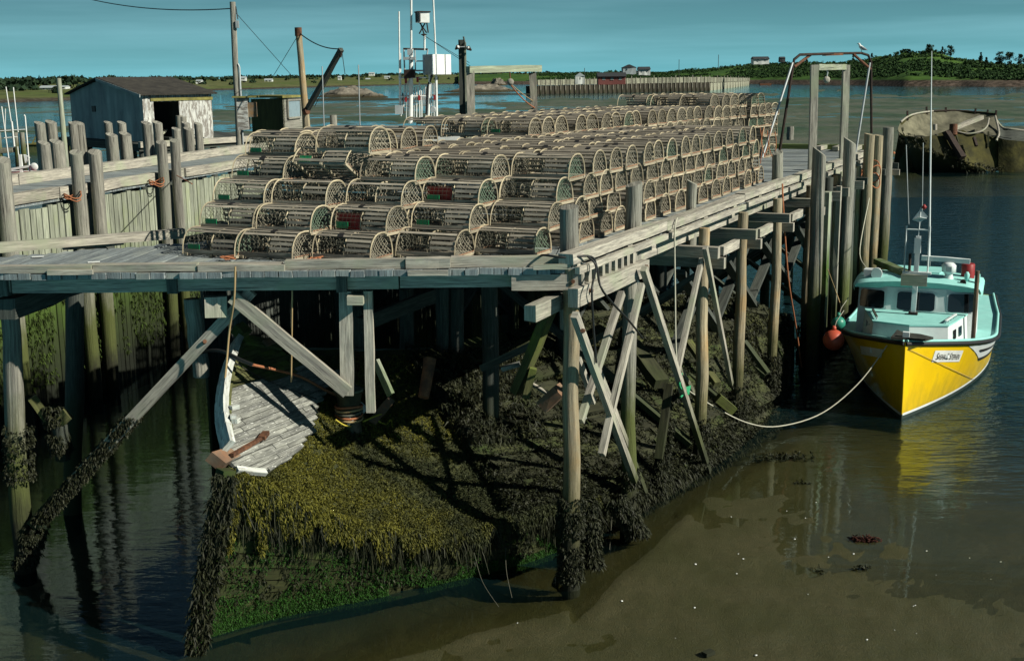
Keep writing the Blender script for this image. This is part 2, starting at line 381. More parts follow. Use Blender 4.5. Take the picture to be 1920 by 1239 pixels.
# ------------------------------------------------------------------ far shores
def shore_mat(name, a, b, dark, rock, zr=0.0):
    m, t, nd = nodes(name)
    pos = nd('ShaderNodeNewGeometry').outputs['Position']; z = nd('ShaderNodeSeparateXYZ', {0: pos}).outputs[2]
    n = tex(nd, 'Pos', (1, .5, 1), .02, 6, .65); n2 = tex(nd, 'Pos', (1, .6, 1), .09, 7, .7); n3 = tex(nd, 'Pos', (1, 1, 1), .4, 5, .7)
    c = mix(nd, ramp(nd, n, .38, .62), a, b); c = mix(nd, ramp(nd, n2, .52, .66, 0, .9), c, dark)
    zz = nd('ShaderNodeMath', {0: n3, 1: 2.0, 2: z}, operation='MULTIPLY_ADD').outputs[0]
    c = mix(nd, ramp(nd, zz, WATER+1.9+zr, WATER+2.6+zr), mix(nd, ramp(nd, n3, .45, .6), (.035, .028, .02), rock), c)
    p = nd('ShaderNodeBsdfPrincipled', {'Base Color': c, 'Roughness': .95, 'Specular IOR Level': .1})
    nd('ShaderNodeOutputMaterial', {0: p.outputs[0]}); return m
def interp(tab, u):
    for a, b in zip(tab, tab[1:]):
        if u <= b[0]: f = (u-a[0])/(b[0]-a[0]); return [a[i]+(b[i]-a[i])*f for i in range(1, len(a))]
    return list(tab[-1][1:])
class Shore:
    def __init__(s, tab, depth, name, mat, label):
        s.tab = tab; s.depth = depth; u0, u1 = tab[0][0], tab[-1][0]; n = 150; rows = []
        s.u0, s.u1 = u0, u1
        for i in range(n): rows.append([s.pt(lerp(u0, u1, i/(n-1)), w_) for w_ in (-.06, 0, .04, .1, .2, .32, .45, .6, .75, .88, 1.0, 1.1, 1.5)])
        o = MB().grid(rows).build(name, mat); tag(o, label, 'shore', kind='structure')
    def pt(s, u, wv):
        vw, vc = interp(s.tab, u); b = onz(u, vw, WATER); k = 1+s.depth*wv
        c = at(u, vc, b.y*(1+s.depth)); H = c.z-WATER; p = Vector((b.x*k, b.y*k, 0))
        f = wv if wv < 0 else (min(wv, 1)**.8*.92+.08 if wv > 0 else 0)
        if wv > 1: f = 1-(wv-1)*.5
        p.z = WATER + f*H*(1 if wv <= 0 else 1+.16*fbm(p.x/45, p.y/45, 4)) - (.6 if wv < 0 else .25 if wv == 0 else 0); return p
LS = Shore([(-220, 197, 160), (0, 193, 158), (150, 188, 155), (280, 178, 152), (400, 170, 149), (600, 164, 145), (750, 160, 141), (900, 157, 139), (1040, 155, 138)], .5, 'shore_terrain',
           shore_mat('far_fields', (.075, .105, .03), (.11, .115, .05), (.022, .042, .016), (.08, .075, .06)), 'low green far shore with fields across the bay')
RS = Shore([(860, 159, 140), (1000, 159, 139), (1150, 158, 136), (1250, 158, 136), (1330, 158, 130), (1420, 158, 121), (1500, 159, 119), (1600, 160, 118), (1650, 161, 108), (1700, 162, 101), (1750, 162, 104), (1800, 162, 115), (1850, 163, 122), (1950, 163, 126), (2150, 164, 130)], .35, 'headland_terrain',
           shore_mat('headland_scrub', (.035, .085, .018), (.06, .12, .022), (.012, .035, .012), (.13, .10, .08), 2.2), 'green scrubby headland rising on the far side of the bay')

def leaf_cloud(name, centers, sizes, nleaf, leaf, mat, parent=None, flatz=.75, seed=3):
    rg = np.random.default_rng(seed); C = np.repeat(np.array(centers, float), nleaf, 0); S = np.repeat(np.array(sizes, float), nleaf)
    n = len(C); d = rg.normal(size=(n, 3)); d /= np.linalg.norm(d, axis=1)[:, None]
    r = rg.random(n)**.4; P = C + d*(S*r)[:, None]*np.array([1, 1, flatz])
    a = rg.normal(size=(n, 3)); a /= np.linalg.norm(a, axis=1)[:, None]; b = np.cross(a, d); b /= np.linalg.norm(b, axis=1)[:, None]+1e-6
    lf = (leaf if np.isscalar(leaf) else np.repeat(np.array(leaf), nleaf))*(.6+.8*rg.random(n)); a *= np.reshape(lf, (-1, 1)); b *= np.reshape(lf*.7, (-1, 1))
    V = np.stack([P-a-b*.3, P+b, P+a-b*.2, P-b], 1).reshape(-1, 3)
    return raw(name, V, 4, mat, parent)
def raw(name, V, k, mat, parent=None):
    n = len(V); nf = n//k; m = bpy.data.meshes.new(name); m.vertices.add(n); m.vertices.foreach_set('co', V.astype('f').ravel())
    m.loops.add(n); m.loops.foreach_set('vertex_index', np.arange(n, dtype='i')); m.polygons.add(nf)
    m.polygons.foreach_set('loop_start', np.arange(0, n, k, dtype='i'))
    m.materials.append(mat); m.update(calc_edges=True); return link(name, m, parent)
def foliage(name, a, b, rough=.9, trans=.15, noise=None, c=None, xr=None):
    m, t, nd = nodes(name); isl = nd('ShaderNodeNewGeometry').outputs['Random Per Island']
    col = mix(nd, isl, a, b)
    if noise:
        nn = tex(nd, 'Pos', (1, 1, 1), noise, 4, .6)
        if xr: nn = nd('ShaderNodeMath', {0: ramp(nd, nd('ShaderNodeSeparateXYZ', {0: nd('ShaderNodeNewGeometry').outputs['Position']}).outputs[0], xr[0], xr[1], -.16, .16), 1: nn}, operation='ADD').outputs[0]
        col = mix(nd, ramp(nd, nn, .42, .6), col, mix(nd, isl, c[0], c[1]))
    p = nd('ShaderNodeBsdfPrincipled', {'Base Color': col, 'Roughness': rough, 'Specular IOR Level': .2})
    nd('ShaderNodeOutputMaterial', {0: p.outputs[0]}); return m
M['scrub'] = foliage('scrub_leaves', (.013, .036, .011), (.026, .06, .016))
M['spruce'] = foliage('spruce_needles', (.010, .026, .014), (.02, .04, .018))
M['bark'] = surf('bark', ((.06, .05, .04), (.03, .025, .02)), (1, 1, .3), 8, 'Object', .95, .3)
cs, ss = [], []
for i in range(8500):
    u = R.uniform(1000, 2000); wv = R.uniform(.12, 1.02); p = RS.pt(u, wv)
    k = fbm(p.x/60, p.y/60, 7)+(.25 if wv > .8 else 0)+(.3 if u > 1290 and wv < .45 else 0)
    if k < -.12: continue
    cs.append((p.x, p.y, p.z+.8)); ss.append(R.uniform(.7, 2.0))
tag(leaf_cloud('headland_scrub', cs, ss, 12, .75, M['scrub']), 'dark green scrub covering the far headland', 'scrub', kind='stuff')
cs, ss = [], []
for i in range(1500):
    u = R.uniform(-60, 1050); wv = R.choice((R.uniform(.9, 1.04), R.uniform(.9, 1.04), R.uniform(.2, .9))); p = LS.pt(u, wv)
    if wv < .9 and fbm(p.x/70, p.y/70, 1) < .1: continue
    cs.append((p.x, p.y, p.z+1)); ss.append(R.uniform(2.0, 4.2))
tag(leaf_cloud('treeline', cs, ss, 14, 1.6, M['spruce'], seed=8), 'dark distant treeline along the low far shore', 'treeline', kind='stuff')
trees = [(1511, 10, 0, 'small dark tree on the headland right of the near end of the rusty hoop'), (1597, 12, 0, 'dark spruce on the headland seen through the rusty hoop'), (1632, 9, 0, 'thin spruce beside the right leg of the rusty hoop'),
         (1701, 9, 1, 'round bush on the very top of the green headland hill'), (1738, 16, 1, 'bushy tree on the hill just left of the tall white whip antenna'), (1763, 15, 0, 'pointed spruce on the hill just right of the tall white whip antenna'),
         (1778, 22, 1, 'broad dark tree on the shoulder of the headland hill'), (1836, 20, 0, 'lone ragged spruce in the gap right of the headland hill'), (1846, 15, 0, 'smaller spruce beside the lone ragged spruce'),
         (1872, 24, 1, 'tall bushy tree at the left of the dark grove by the frame edge'), (1890, 26, 1, 'tallest tree in the middle of the dark grove by the frame edge'), (1910, 22, 1, 'last tree of the dark grove, cut by the frame edge')]
for k, (u, hpx, rnd, lab) in enumerate(trees):
    b = RS.pt(u, .93); h = hpx/FPX*b.y*1.15; t_ = thing('headland_tree', lab, 'tree', b, 0, 'trees on the headland')
    MB().tube([(0, 0, -1), (.1, 0, h*.4), (0, .1, h*.85)], [.28, .2, .06], 6).build('trunk', M['bark'], t_)
    c_, s_ = [], []
    for i in range(16 if rnd else 14):
        f = R.random(); rr = (h*.45*(1-abs(f-.45)) if rnd else h*.22*(1.05-f)); a = R.random()*6.28
        c_.append((math.cos(a)*rr*R.random(), math.sin(a)*rr*R.random(), h*(.3+.65*f))); s_.append(max(.5, rr*R.uniform(.35, .75)))
    leaf_cloud('crown', c_, s_, 22, .55, M['spruce'], t_, .7, seed=50+k)

# houses across the bay
M['hwhite'] = flat('house_white', (.62, .66, .64), .7); M['hred'] = flat('shed_red_boards', (.17, .055, .05), .85); M['hroof'] = flat('house_roof', (.03, .035, .04), .8)
M['hgrey'] = flat('house_grey', (.34, .40, .42), .8)
def house(u, v, y, wpx, hpx, dp, wall, roof, label, rz=0.0, ridge='X', wins=2, name='far_house'):
    b = at(u, v, y); s = y/FPX; w_, h_ = wpx*s, hpx*s; o = thing(name, label, 'house', b, rz, 'buildings on the far shore'); d_ = dp
    eav = h_*.58
    MB().box((0, 0, eav/2-.6), w_, d_, eav+1.2).build('wall', M[wall], o)
    r = MB()
    if ridge == 'X': P = [(-w_*.53, -d_*.58, eav-.1), (-w_*.53, d_*.58, eav-.1), (-w_*.53, 0, h_)]; r.prism(P, (w_*1.06, 0, 0))
    else: P = [(-w_*.56, -d_*.53, eav-.1), (w_*.56, -d_*.53, eav-.1), (0, -d_*.53, h_)]; r.prism(P, (0, d_*1.06, 0))
    r.build('roof', M[roof], o)
    for i in range(wins):
        x = (-.5+(i+.5)/max(wins, 1))*w_*.9
        wn_ = MB().box((x, -d_/2-.04, eav*.52), w_*.1, .1, eav*.36).build('window', M['glass'], o)
        MB().box((x, -d_/2-.06, eav*.31), w_*.13, .16, eav*.05).build('sill', M['hwhite'], wn_)
house(1087, 152, 470, 17, 15, 4, 'hwhite', 'hgrey', 'small white hut at the far wharf beside the long red shed', ridge='Y', wins=1)
house(1146, 153, 500, 50, 16, 8, 'hred', 'hroof', 'long dark red shed standing behind the far wharf', wins=3)
house(1179, 135, 640, 24, 13, 9, 'hgrey', 'hroof', 'grey house with dark pointed roof above the red shed', ridge='Y')
house(1207, 137, 640, 21, 11, 8, 'hwhite', 'hroof', 'white house with dark roof right of the grey pointed one')
house(1425, 117, 690, 28, 10, 8, 'hwhite', 'hroof', 'long white house alone on the headland ridge')
house(1466, 113, 700, 9, 6, 5, 'hroof', 'hroof', 'little dark cabin on the ridge right of the white house', wins=1)
for u, v, wp, hp, lab in ((94, 170, 30, 9, 'long pale barn on the green far shore left of the shed'), (120, 166, 14, 5, 'white farmhouse just right of the long pale barn'), (374, 155, 10, 5, 'white house above the roof of the peeling shed'),
                          (455, 150, 13, 6, 'white house right of the tall utility pole'), (504, 154, 14, 6, 'white house between the utility pole and the derrick pole'), (637, 149, 6, 6, 'small white house below the derrick boom tip'),
                          (690, 152, 8, 5, 'white cottage low on the shore above the rocks'), (697, 141, 10, 5, 'white house on the ridge left of the antennas'), (726, 147, 10, 4, 'white house low on the shore beside the antennas')):
    d_ = LS.pt(u, .45).y; house(u, v, d_*1.0, wp, hp, 7, 'hwhite', 'hgrey', lab, wins=2)

# far wharf across the bay
fw = thing('far_wharf', 'long timber wharf with a row of posts across the bay', 'wharf', onz(1200, 170, WATER))
fa, fb, fc = onz(1008, 177, WATER), onz(1332, 170.5, WATER), onz(1405, 160.5, WATER)
def far_run(a, b, ha, hb, wallmat, npost):
    d = (b-a).normalized(); nrm = Vector((-d.y, d.x, 0))
    m = MB().prism([a+UP*-1, b+UP*-1, b+UP*hb*.55, a+UP*ha*.55], nrm*9)
    rpart(m, 'crib_wall', M[wallmat], fw)
    m = MB(); nb = 46
    for i in range(nb):
        p = a.lerp(b, i/nb); q = a.lerp(b, (i+.86)/nb); h = lerp(ha, hb, i/nb)
        rpart(MB().beam(p+UP*(h*.76)-nrm*.2, q+UP*(h*.76+R.uniform(-.2, .2))-nrm*.2, .3, h*.36), 'board', M['far_board'], fw)
    rpart(MB().prism([a+UP*ha*.9, b+UP*hb*.9, b+UP*(hb*.9+.3), a+UP*(ha*.9+.3)], nrm*9), 'deck', M['timber'], fw)
    for i in range(npost):
        p = a.lerp(b, (i+.5)/npost)-nrm*.45; h = lerp(ha, hb, i/npost)
        rpart(MB().tube([p-UP*1, p+UP*(h*1.0+R.uniform(-.4, .9))], .2, 5), 'post', M['timber'], fw)
M['far_board'] = surf('far_wharf_board', ((.30, .31, .24), (.16, .17, .13)), (2, 8, 1), 1, 'UV', .9, .2, .3)
M['far_crib'] = surf('far_wharf_crib', ((.06, .055, .04), (.025, .024, .018)), (1, 1, .3), .6, 'Object', .95, .3, .1)
far_run(fa, fb, 6.6, 7.2, 'far_crib', 38); far_run(fb, fc, 7.0, 5.6, 'far_board', 14)
for k, (u, v0, v1) in enumerate(((1096, 152, 128), (1273, 134, 112), (1347, 118, 103))):
    p = at(u, v0, 600); q = at(u, v1, 600)
    tp = MB().tube([Vector((0, 0, -3)), Vector((0, 0, q.z-p.z))], .14, 5).build('far_pole', M['timber_dark'], None, p)
    tag(tp, ('thin pole beside the small white hut on the far wharf', 'thin pole standing on the green slope right of the white houses', 'thin pole on the headland ridge left of the long white house')[k], 'pole', 'far poles')

# islet and weed bars
M['rock'] = surf('shore_rock', ((.24, .22, .18), (.12, .11, .09)), (1, 1, 1), .5, 'Object', .95, .6, .2, tide=((WATER+.5, WATER+1.6, (.035, .03, .014)),))
def mound(name, c, rx, ry, h, mat, seed, n=18, rough=.5):
    rows = []
    for i in range(n):
        f = i/(n-1); ring = []
        for j in range(n*2):
            a = 6.283*j/(n*2); k = 1+rough*.5*fbm(math.cos(a)*1.4+seed, math.sin(a)*1.4, f*2)
            p = Vector((math.cos(a)*rx*(1-f)*k, math.sin(a)*ry*(1-f)*k, 0)); p.z = h*(1-(1-f)**1.7)*(1+rough*fbm(p.x/rx*2.5+seed, p.y/ry*2.5, 1))-.3; ring.append(p)
        rows.append(ring)
    return MB().grid(rows, False, True).build(name, mat, None, c)
tag(mound('rock_islet', onz(655, 181, WATER), 16, 10, 4.2, M['rock'], 3), 'bare rock islet with weedy foot right of the derrick boom', 'rock')
tag(mound('rock_islet', onz(700, 183, WATER), 7, 6, 2.0, M['rock'], 9), 'low grey rock at the right end of the islet', 'rock')
tag(mound('rock_islet', onz(905, 172, WATER), 22, 10, 3.6, M['rock'], 5), 'rocky point behind the timber gallows frame', 'rock')
tag(mound('rock_islet', onz(934, 160, WATER), 9, 8, 7.2, M['rock'], 7), 'pale rock hump rising behind the hanging block', 'rock')
tag(mound('weed_bar', onz(660, 188, WATER), 40, 9, .9, flat('dark_rockweed', (.022, .026, .012), .95), 4), 'dark weed bar around the rock islet', 'weed', kind='structure')
tag(mound('weed_bar', onz(890, 178, WATER), 46, 8, .9, bpy.data.materials['dark_rockweed'], 6), 'dark weed bar running out to the far wharf', 'weed', kind='structure')
# ------------------------------------------------------------------ the trap wharf
W = thing('trap_wharf', 'weathered grey timber wharf on piles carrying the stacked lobster traps', 'wharf', (0, 0, 0))
def wp(mb, name, mat='timber', parent=None): return mb.build(name, M[mat] if isinstance(mat, str) else mat, parent or W)
j = lambda s: R.uniform(-s, s)
# front deck, planks laid towards the water edge
DF = Vector((.1, .995, 0)).normalized()
x = -13.2
while x < .80:
    wd = R.uniform(.185, .215); y0 = 16.87 + j(.035)+ (.05 if x > -.5 else 0)
    y1 = 18.72+.6*(x+8) if x < -4.2 else 22.0
    p = Vector((x+wd/2, y0, -.045+j(.008))); q = p + DF*(y1-y0); q.z += j(.01)
    wp(MB().beam(p, q, wd-.012, .085), 'deck_plank', 'deck'); x += wd
# main deck, planks laid across
t = .15
while t < 29.3:
    wd = R.uniform(.19, .22); s0 = -.06+j(.03); p = edge(t+wd/2, 0)
    s1 = 8.6
    if p.y < 22:
        # stop at the last front plank
        k = (p.x-(.87+.1*(p.y-16.87)))/(math.cos(EA)+.1*math.sin(EA)); 
        if p.y+A.y*k < 22: s1 = k-.02
    if s1 > .12: wp(MB().beam(p-A*s0+UP*(-.045+j(.006)), p+A*s1+UP*(-.045+j(.006)), wd-.014, .085), 'deck_plank', 'deck')
    t += wd
# front kerb timbers lying on the plank ends
for (u0, u1, v, yy, h) in ((-30, 175, 512, 16.95, .10), (178, 372, 511, 16.99, .10), (170, 530, 503, 17.14, .09), (374, 535, 510.5, 16.97, .09), (536, 760, 506, 17.06, .13), (762, 845, 509, 17.02, .14), (846, 1074, 501, 17.12, .14)):
    a, b = at(u0, v, yy), at(u1, v, yy); a.z = .005+h/2+j(.004); b.z = .005+h/2+j(.01)
    wp(MB().beam(a, b, .17, h), 'kerb_timber')
for u0, u1, v, zz in ((90, 175, 519, .045), (765, 840, 521, -.02), (1000, 1070, 505, .05)):
    a, b = at(u0, v, 16.83), at(u1, v, 16.83); a.z = b.z = zz-.02
    wp(MB().beam(a, b, .05, .07), 'batten')
# front header beam, in pieces
for x0, x1, dz in ((-13, -7.1, 0), (-7.08, -1.6, -.012), (-1.58, .98, .006)):
    wp(MB().beam((x0, 17.24, -.20+dz), (x1, 17.24, -.20+dz), .16, .21), 'header_beam')
wp(MB().beam((.0, 16.99, -.2), (1.0, 16.99, -.2), .15, .22), 'header_beam'); wp(MB().tube([(.86, 16.93, -.19), (.86, 16.88, -.19)], .028, 8), 'bolt', 'rust')
# right edge: rail on blocks, stringers
for t0, t1, dz in ((-.1, 4.1, 0), (4.12, 9.3, -.01), (9.32, 13.2, .008), (13.22, 16.3, -.004), (17.9, 20.9, .0), (23, 28.6, 0)):
    wp(MB().beam(edge(t0, -.08, .135+dz), edge(t1, -.08, .135+dz), .22, .15), 'rail_timber')
    wp(MB().beam(edge(t0+.1, .05, -.03+dz), edge(t1-.1, .05, -.03+dz), .07, .10), 'edge_board')
t = .1
while t < 28.4:
    if not 16.2 < t < 18: wp(MB().beam(edge(t, -.08, .03), edge(t+.22, -.08, .03), .18, .055), 'spacer_block')
    t += 2.1
for i in range(9):
    p = edge(.12+i*.27, .06, -.16); wp(MB().beam(p-N*.3, p+N*.03, .11, .16), 'joist_end')
wp(MB().beam(edge(-.28, .10, -.37), edge(2.75, .10, -.37), .15, .26), 'stringer')
wp(MB().beam(edge(-.80, -.32, -.52), edge(2.6, -.32, -.52), .17, .22), 'stringer')
for k, (tt, o, z) in enumerate(((.16, .19, -.33), (2.55, .19, -.33), (.16, .19, -.52))): wp(MB().tube([edge(tt, o-.03, z), edge(tt, o+.03, z)], .03, 8), 'bolt', 'rust')
for t0, t1 in ((2.8, 8.9), (8.95, 15.6), (15.65, 22), (22.1, 29.3)):
    wp(MB().beam(edge(t0, -.28, -.24), edge(t1, -.28, -.24), .15, .28), 'stringer')
for s in (1.6, 3.2, 4.8, 6.4, 8.0):
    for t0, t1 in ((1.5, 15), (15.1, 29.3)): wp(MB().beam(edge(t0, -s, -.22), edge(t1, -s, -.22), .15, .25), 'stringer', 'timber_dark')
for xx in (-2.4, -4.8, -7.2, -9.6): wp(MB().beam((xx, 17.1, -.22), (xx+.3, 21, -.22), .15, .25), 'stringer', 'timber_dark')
# bents: caps across the wharf, piles under them
def log(p0, p1, r0, r1, seg=12, n=7, wob=.02, cut=None):
    p0 = Vector(p0); p1 = Vector(p1); pts = []; rr = []
    for i in range(n):
        f = i/(n-1); pts.append(p0.lerp(p1, f)+Vector((j(wob), j(wob), 0))*(0 if i in (0, n-1) else 1)); rr.append(lerp(r0, r1, f)*(1+j(.05)))
    m = MB().tube(pts, rr, seg)
    if cut:                                            # a top cut aslant
        for i in range(len(m.v)):
            v = Vector(m.v[i])
            if (v-p1).length < r1*1.5: d = v-p1; m.v[i] = tuple(v + UP*(d.dot(cut)))
    return m
BT = [0.12, 2.62, 6.05, 8.85, 11.9, 15.5, 19.0, 22.5, 26, 29]
for k, tb in enumerate(BT):
    o = -.06; foot = -5.6
    if k == 0: wp(log(edge(tb, -.10, foot), edge(tb, -.10, -.02), .135, .112), 'pile', 'pile')
    elif k == 1: wp(log(edge(tb, -.10, foot), edge(tb, -.10, -.1), .13, .11), 'pile', 'post')
    else: wp(log(edge(tb+j(.05), .12, foot), edge(tb, .12, -.12), .128, .104), 'pile', 'pile')
    if k > 1:
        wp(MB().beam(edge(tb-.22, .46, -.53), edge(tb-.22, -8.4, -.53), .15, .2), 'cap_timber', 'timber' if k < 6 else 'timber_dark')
        wp(MB().beam(edge(tb+.24, .45, -.78), edge(tb+.24, -3.5, -.78), .14, .20), 'cap_timber', 'timber')
        if k < 6: wp(MB().beam(edge(tb+.35, .34, -.58), edge(tb+1.5, .34, -.58), .10, .17), 'waling', 'timber')
    for s in (2.6, 5.2, 7.8):
        if k == 0: continue
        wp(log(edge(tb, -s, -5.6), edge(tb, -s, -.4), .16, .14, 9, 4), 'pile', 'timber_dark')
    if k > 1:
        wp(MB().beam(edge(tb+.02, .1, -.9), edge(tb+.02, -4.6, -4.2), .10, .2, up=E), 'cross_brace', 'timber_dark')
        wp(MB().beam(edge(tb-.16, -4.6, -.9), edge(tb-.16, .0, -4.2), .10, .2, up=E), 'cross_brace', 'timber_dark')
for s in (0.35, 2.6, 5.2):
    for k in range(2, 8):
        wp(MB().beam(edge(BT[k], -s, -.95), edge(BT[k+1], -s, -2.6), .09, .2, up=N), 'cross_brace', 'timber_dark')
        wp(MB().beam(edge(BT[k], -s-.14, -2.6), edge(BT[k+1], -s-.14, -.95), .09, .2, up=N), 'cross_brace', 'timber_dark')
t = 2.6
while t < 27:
    wd = R.uniform(.24, .34); wp(MB().beam(edge(t, -8.5+j(.02), -5.5), edge(t, -8.5+j(.02), -.3), wd-.01, .06, up=A), 'backdrop_board', 'timber_dark'); t += wd  # dark boards added as a backdrop, so the space under the deck stays black
# raking braces on the right face, read off the photograph in the plane of that face
for u0, v0, u1, v1, o, wd in ((1077, 590, 1190, 900, .26, .13), (1166, 549, 1088, 790, .02, .13), (1203, 533, 1128, 852, .26, .13), (1207, 503, 1329, 884, .30, .13), (1316, 486, 1270, 694, .20, .12), (1322, 464, 1371, 720, .32, .11),
                              (1084, 672, 1113, 754, -.3, .10), (1246, 640, 1336, 800, -.5, .1), (1120, 690, 1210, 925, -.1, .11)):
    a, b = onedge(u0, v0, o), onedge(u1, v1, o)
    wp(MB().beam(a, b, wd*.86, wd*.7, up=N), 'raking_brace')
wp(MB().tube([onedge(1094, 620, .30), onedge(1092, 620, .38)], .03, 8), 'bolt', 'rust')
# front: piles, posts and braces under the header
def fr(u, v, y=17.1): return at(u, v, y)
wp(log(fr(48, 1090, 17.9), fr(16, 560, 17.9), .165, .13, 14, 9, .05), 'pile', 'post')
wp(log(fr(378, 705, 17.9), fr(360, 560, 17.9), .13, .13), 'pile', 'post')
wp(log(fr(136, 1120, 20.5), fr(140, 548, 20.5), .16, .16), 'pile', 'timber_dark')
wp(MB().beam(fr(-30, 562, 17.6), fr(20, 562, 17.6), .3, .3), 'cap_timber'); wp(MB().beam((-4.2, 17.15, -.55), (-4.75, 19.5, -.55), .3, .30), 'cap_timber')
wp(MB().beam((-7.2, 17.15, -.55), (-7.0, 19.5, -.55), .3, .30), 'cap_timber', 'timber_dark')
wp(MB().beam(fr(472, 546, 17.28), fr(60, 985, 17.75), .17, .09, up=(0, -1, 0)), 'raking_brace')
wp(MB().beam(fr(436, 556, 17.14), fr(652, 735, 17.14), .08, .19, up=(.6, 0, .8)), 'raking_brace')
wp(MB().beam(fr(648, 545, 17.25), fr(652, 740, 17.25), .185, .12, up=(0, 1, 0)), 'post')
wp(MB().beam(fr(690, 545, 17.2), fr(696, 772, 17.2), .125, .12, up=(0, 1, 0)), 'post')
wp(MB().beam(fr(652, 562, 17.05), fr(682, 562, 17.05), .18, .13), 'cap_timber')
wp(MB().beam(fr(704, 676, 17.7), fr(733, 740, 17.5), .06, .12), 'raking_brace', 'sheath')
wp(MB().beam(fr(672, 610, 19.5), fr(812, 555, 22), .1, .25), 'waling', 'timber_dark')
for u in (762, 830, 856): wp(log(fr(u, 800, 22.5), fr(u, 540, 22.5), .14, .14, 8, 4), 'pile', 'timber_dark')
wp(MB().tube([fr(379, 652, 17.6), fr(384, 640, 17.3)], .03, 8), 'bolt', 'rust')
# rail along the back edge of the near platform
wp(MB().beam(onz(-40, 467, .05), onz(345, 437, .05), .12, .16), 'back_rail'); wp(MB().beam(onz(118, 462, -.02), onz(230, 452, -.02), .1, .12), 'back_rail')
# bollards and fender piles standing above the deck
def bollard(u, vt, r, o, z0=-1.2, cutd=None, mat='post', fu=None):
    t_ = edge_t(u, o, .3); p = edge(t_, o); top = onp(u, vt, p, Vector((0, 1, 0)))
    wp(log(Vector((p.x, p.y, z0)), Vector((p.x+(fu or 0), p.y, top.z)), r*1.02, r, 16, 7, .012, cutd), 'bollard_post', mat); return p, top
BOL = bollard(1067, 388, .135, -.32, -1.0, Vector((.1, .15, 0)))
bollard(1188, 345, .135, -.30, -.6, Vector((.25, .1, 0)), 'post')
bollard(1297, 342, .095, -.28, -.6, Vector((-.5, .1, 0)))
bollard(1457, 286, .13, -.30, -.6, Vector((.3, .3, 0)))
bollard(1482, 238, .155, -5.6, -.2)
bollard(1535, 284, .165, .46, -5.8, Vector((-.7, .2, 0)))
bollard(1592, 264, .165, .46, -5.8, Vector((-.6, .2, 0)))
bollard(1629, 252, .15, .42, -5.8, Vector((-.2, .1, 0)), 'pile'); bollard(1646, 254, .14, .42, -5.8, Vector((-.1, .1, 0)), 'pile'); bollard(1664, 239, .175, .45, -5.8)
bollard(1559, 300, .11, -1.8, -.2, None, 'timber_dark')
t_ = edge_t(1557, .5); wp(MB().beam(edge(t_, .45, -5.5), edge(t_, .45, -.32), .36, .14, up=N), 'fender_plank', 'sheath')
t_ = edge_t(1578, .4); wp(MB().beam(edge(t_, .35, -4.5), edge(t_, .35, -.35), .18, .12, up=N), 'fender_plank')
for tt in (17.4, 18.6, 21, 23.8, 26.5): wp(MB().beam(edge(tt, .55, -.55), edge(tt, -1, -.55), .2, .24), 'cap_timber'); wp(log(edge(tt+.5, .1, -5.6), edge(tt+.5, .1, -.1), .16, .14, 9, 4), 'pile', 'timber_dark')
for k in range(4): wp(MB().beam(edge(27.6+j(.1), -.3-k*.6, .1), edge(29.2, -.3-k*.6, .1), .2, .14), 'kerb_timber')
wp(MB().beam(edge(28.9, -.4, .08), edge(28.9, -8, .08), .22, .18), 'kerb_timber', surf('mossy_kerb', ((.20, .26, .08), (.13, .16, .06)), GR, 1.5, 'UV'))
for k in range(3): wp(MB().tube([edge(28.7, -3.9-k*.22, .0), edge(28.7, -3.9-k*.22, .22)], .05, 8), 'peg')

# ------------------------------------------------------------------ the second, narrow pier on the left
B = thing('sheathed_pier', 'narrow pier faced with pale vertical boards and paired piles behind the platform', 'pier', (0, 0, 0))
b0, b1 = onz(-60, 386, .17), onz(470, 302, .17)
bd = (b1-b0); bd.z = 0; BL = bd.length; bd.normalize(); bn = Vector((-bd.y, bd.x, 0))
if bn.x > 0: bn = -bn                                  # away from the camera side
def bp_(s, o=0, z=0): return Vector((b0.x, b0.y, 0)) + bd*s + bn*o + UP*z
def bs(u, o=0, z=0):
    a, c = -6, BL+20
    for _ in range(40):
        m_ = (a+c)/2
        if proj(bp_(m_, o, z))[0] < u: a = m_
        else: c = m_
    return a
BW = 3.3
s = -2.0
while s < BL+1:
    wd = R.uniform(.17, .3); zt = -.12+j(.03)
    MB().beam(bp_(s+wd/2, .05+j(.012), -5.4), bp_(s+wd/2, .05+j(.012), zt), wd-.035, .05, up=bn).build('face_board', M['sheath'], B)
    s += wd
MB().beam(bp_(-2, .35, -2.7), bp_(BL+1, .35, -2.7), .1, 5.0).build('backing', M['timber_dark'], B)
s = -2.0
while s < BL+14:
    wd = .24; MB().beam(bp_(s, .05, -.02), bp_(s, BW, -.02), wd-.012, .07).build('deck_plank', M['deck'], B); s += wd
for (s0, s1) in ((-2, bs(112)), (bs(113)+.02, bs(175)), (bs(182), bs(294)), (bs(296)+.02, bs(345)), (bs(348)+.05, BL+2)):
    MB().beam(bp_(s0, .10, .14+j(.01)), bp_(s1, .10, .14+j(.01)), .2, .24).build('rail_timber', M['timber'], B)
s0 = -2
for s1 in (2.3, 6.4, 10.4, 15, 21, 30):
    MB().beam(bp_(s0, BW, .16+j(.02)), bp_(s1-.03, BW, .16+j(.02)), .25, .27).build('rail_timber', M['timber'], B); s0 = s1
for u, vt, r, mat in ((8, 300, .17, 'post'), (146, 286, .15, 'post'), (181, 285, .155, 'post'), (305, 267, .135, 'post'), (330, 264, .13, 'post')):
    sv = bs(u, -.2, .5); p = bp_(sv, -.2, -5.6); top = onp(u-2, vt, p, Vector((0, 1, 0)))
    log(p, Vector((p.x, p.y, top.z)), r*1.05, r, 14, 6, .015, Vector((-.2, .35, 0))).build('pile', M['post'], B)
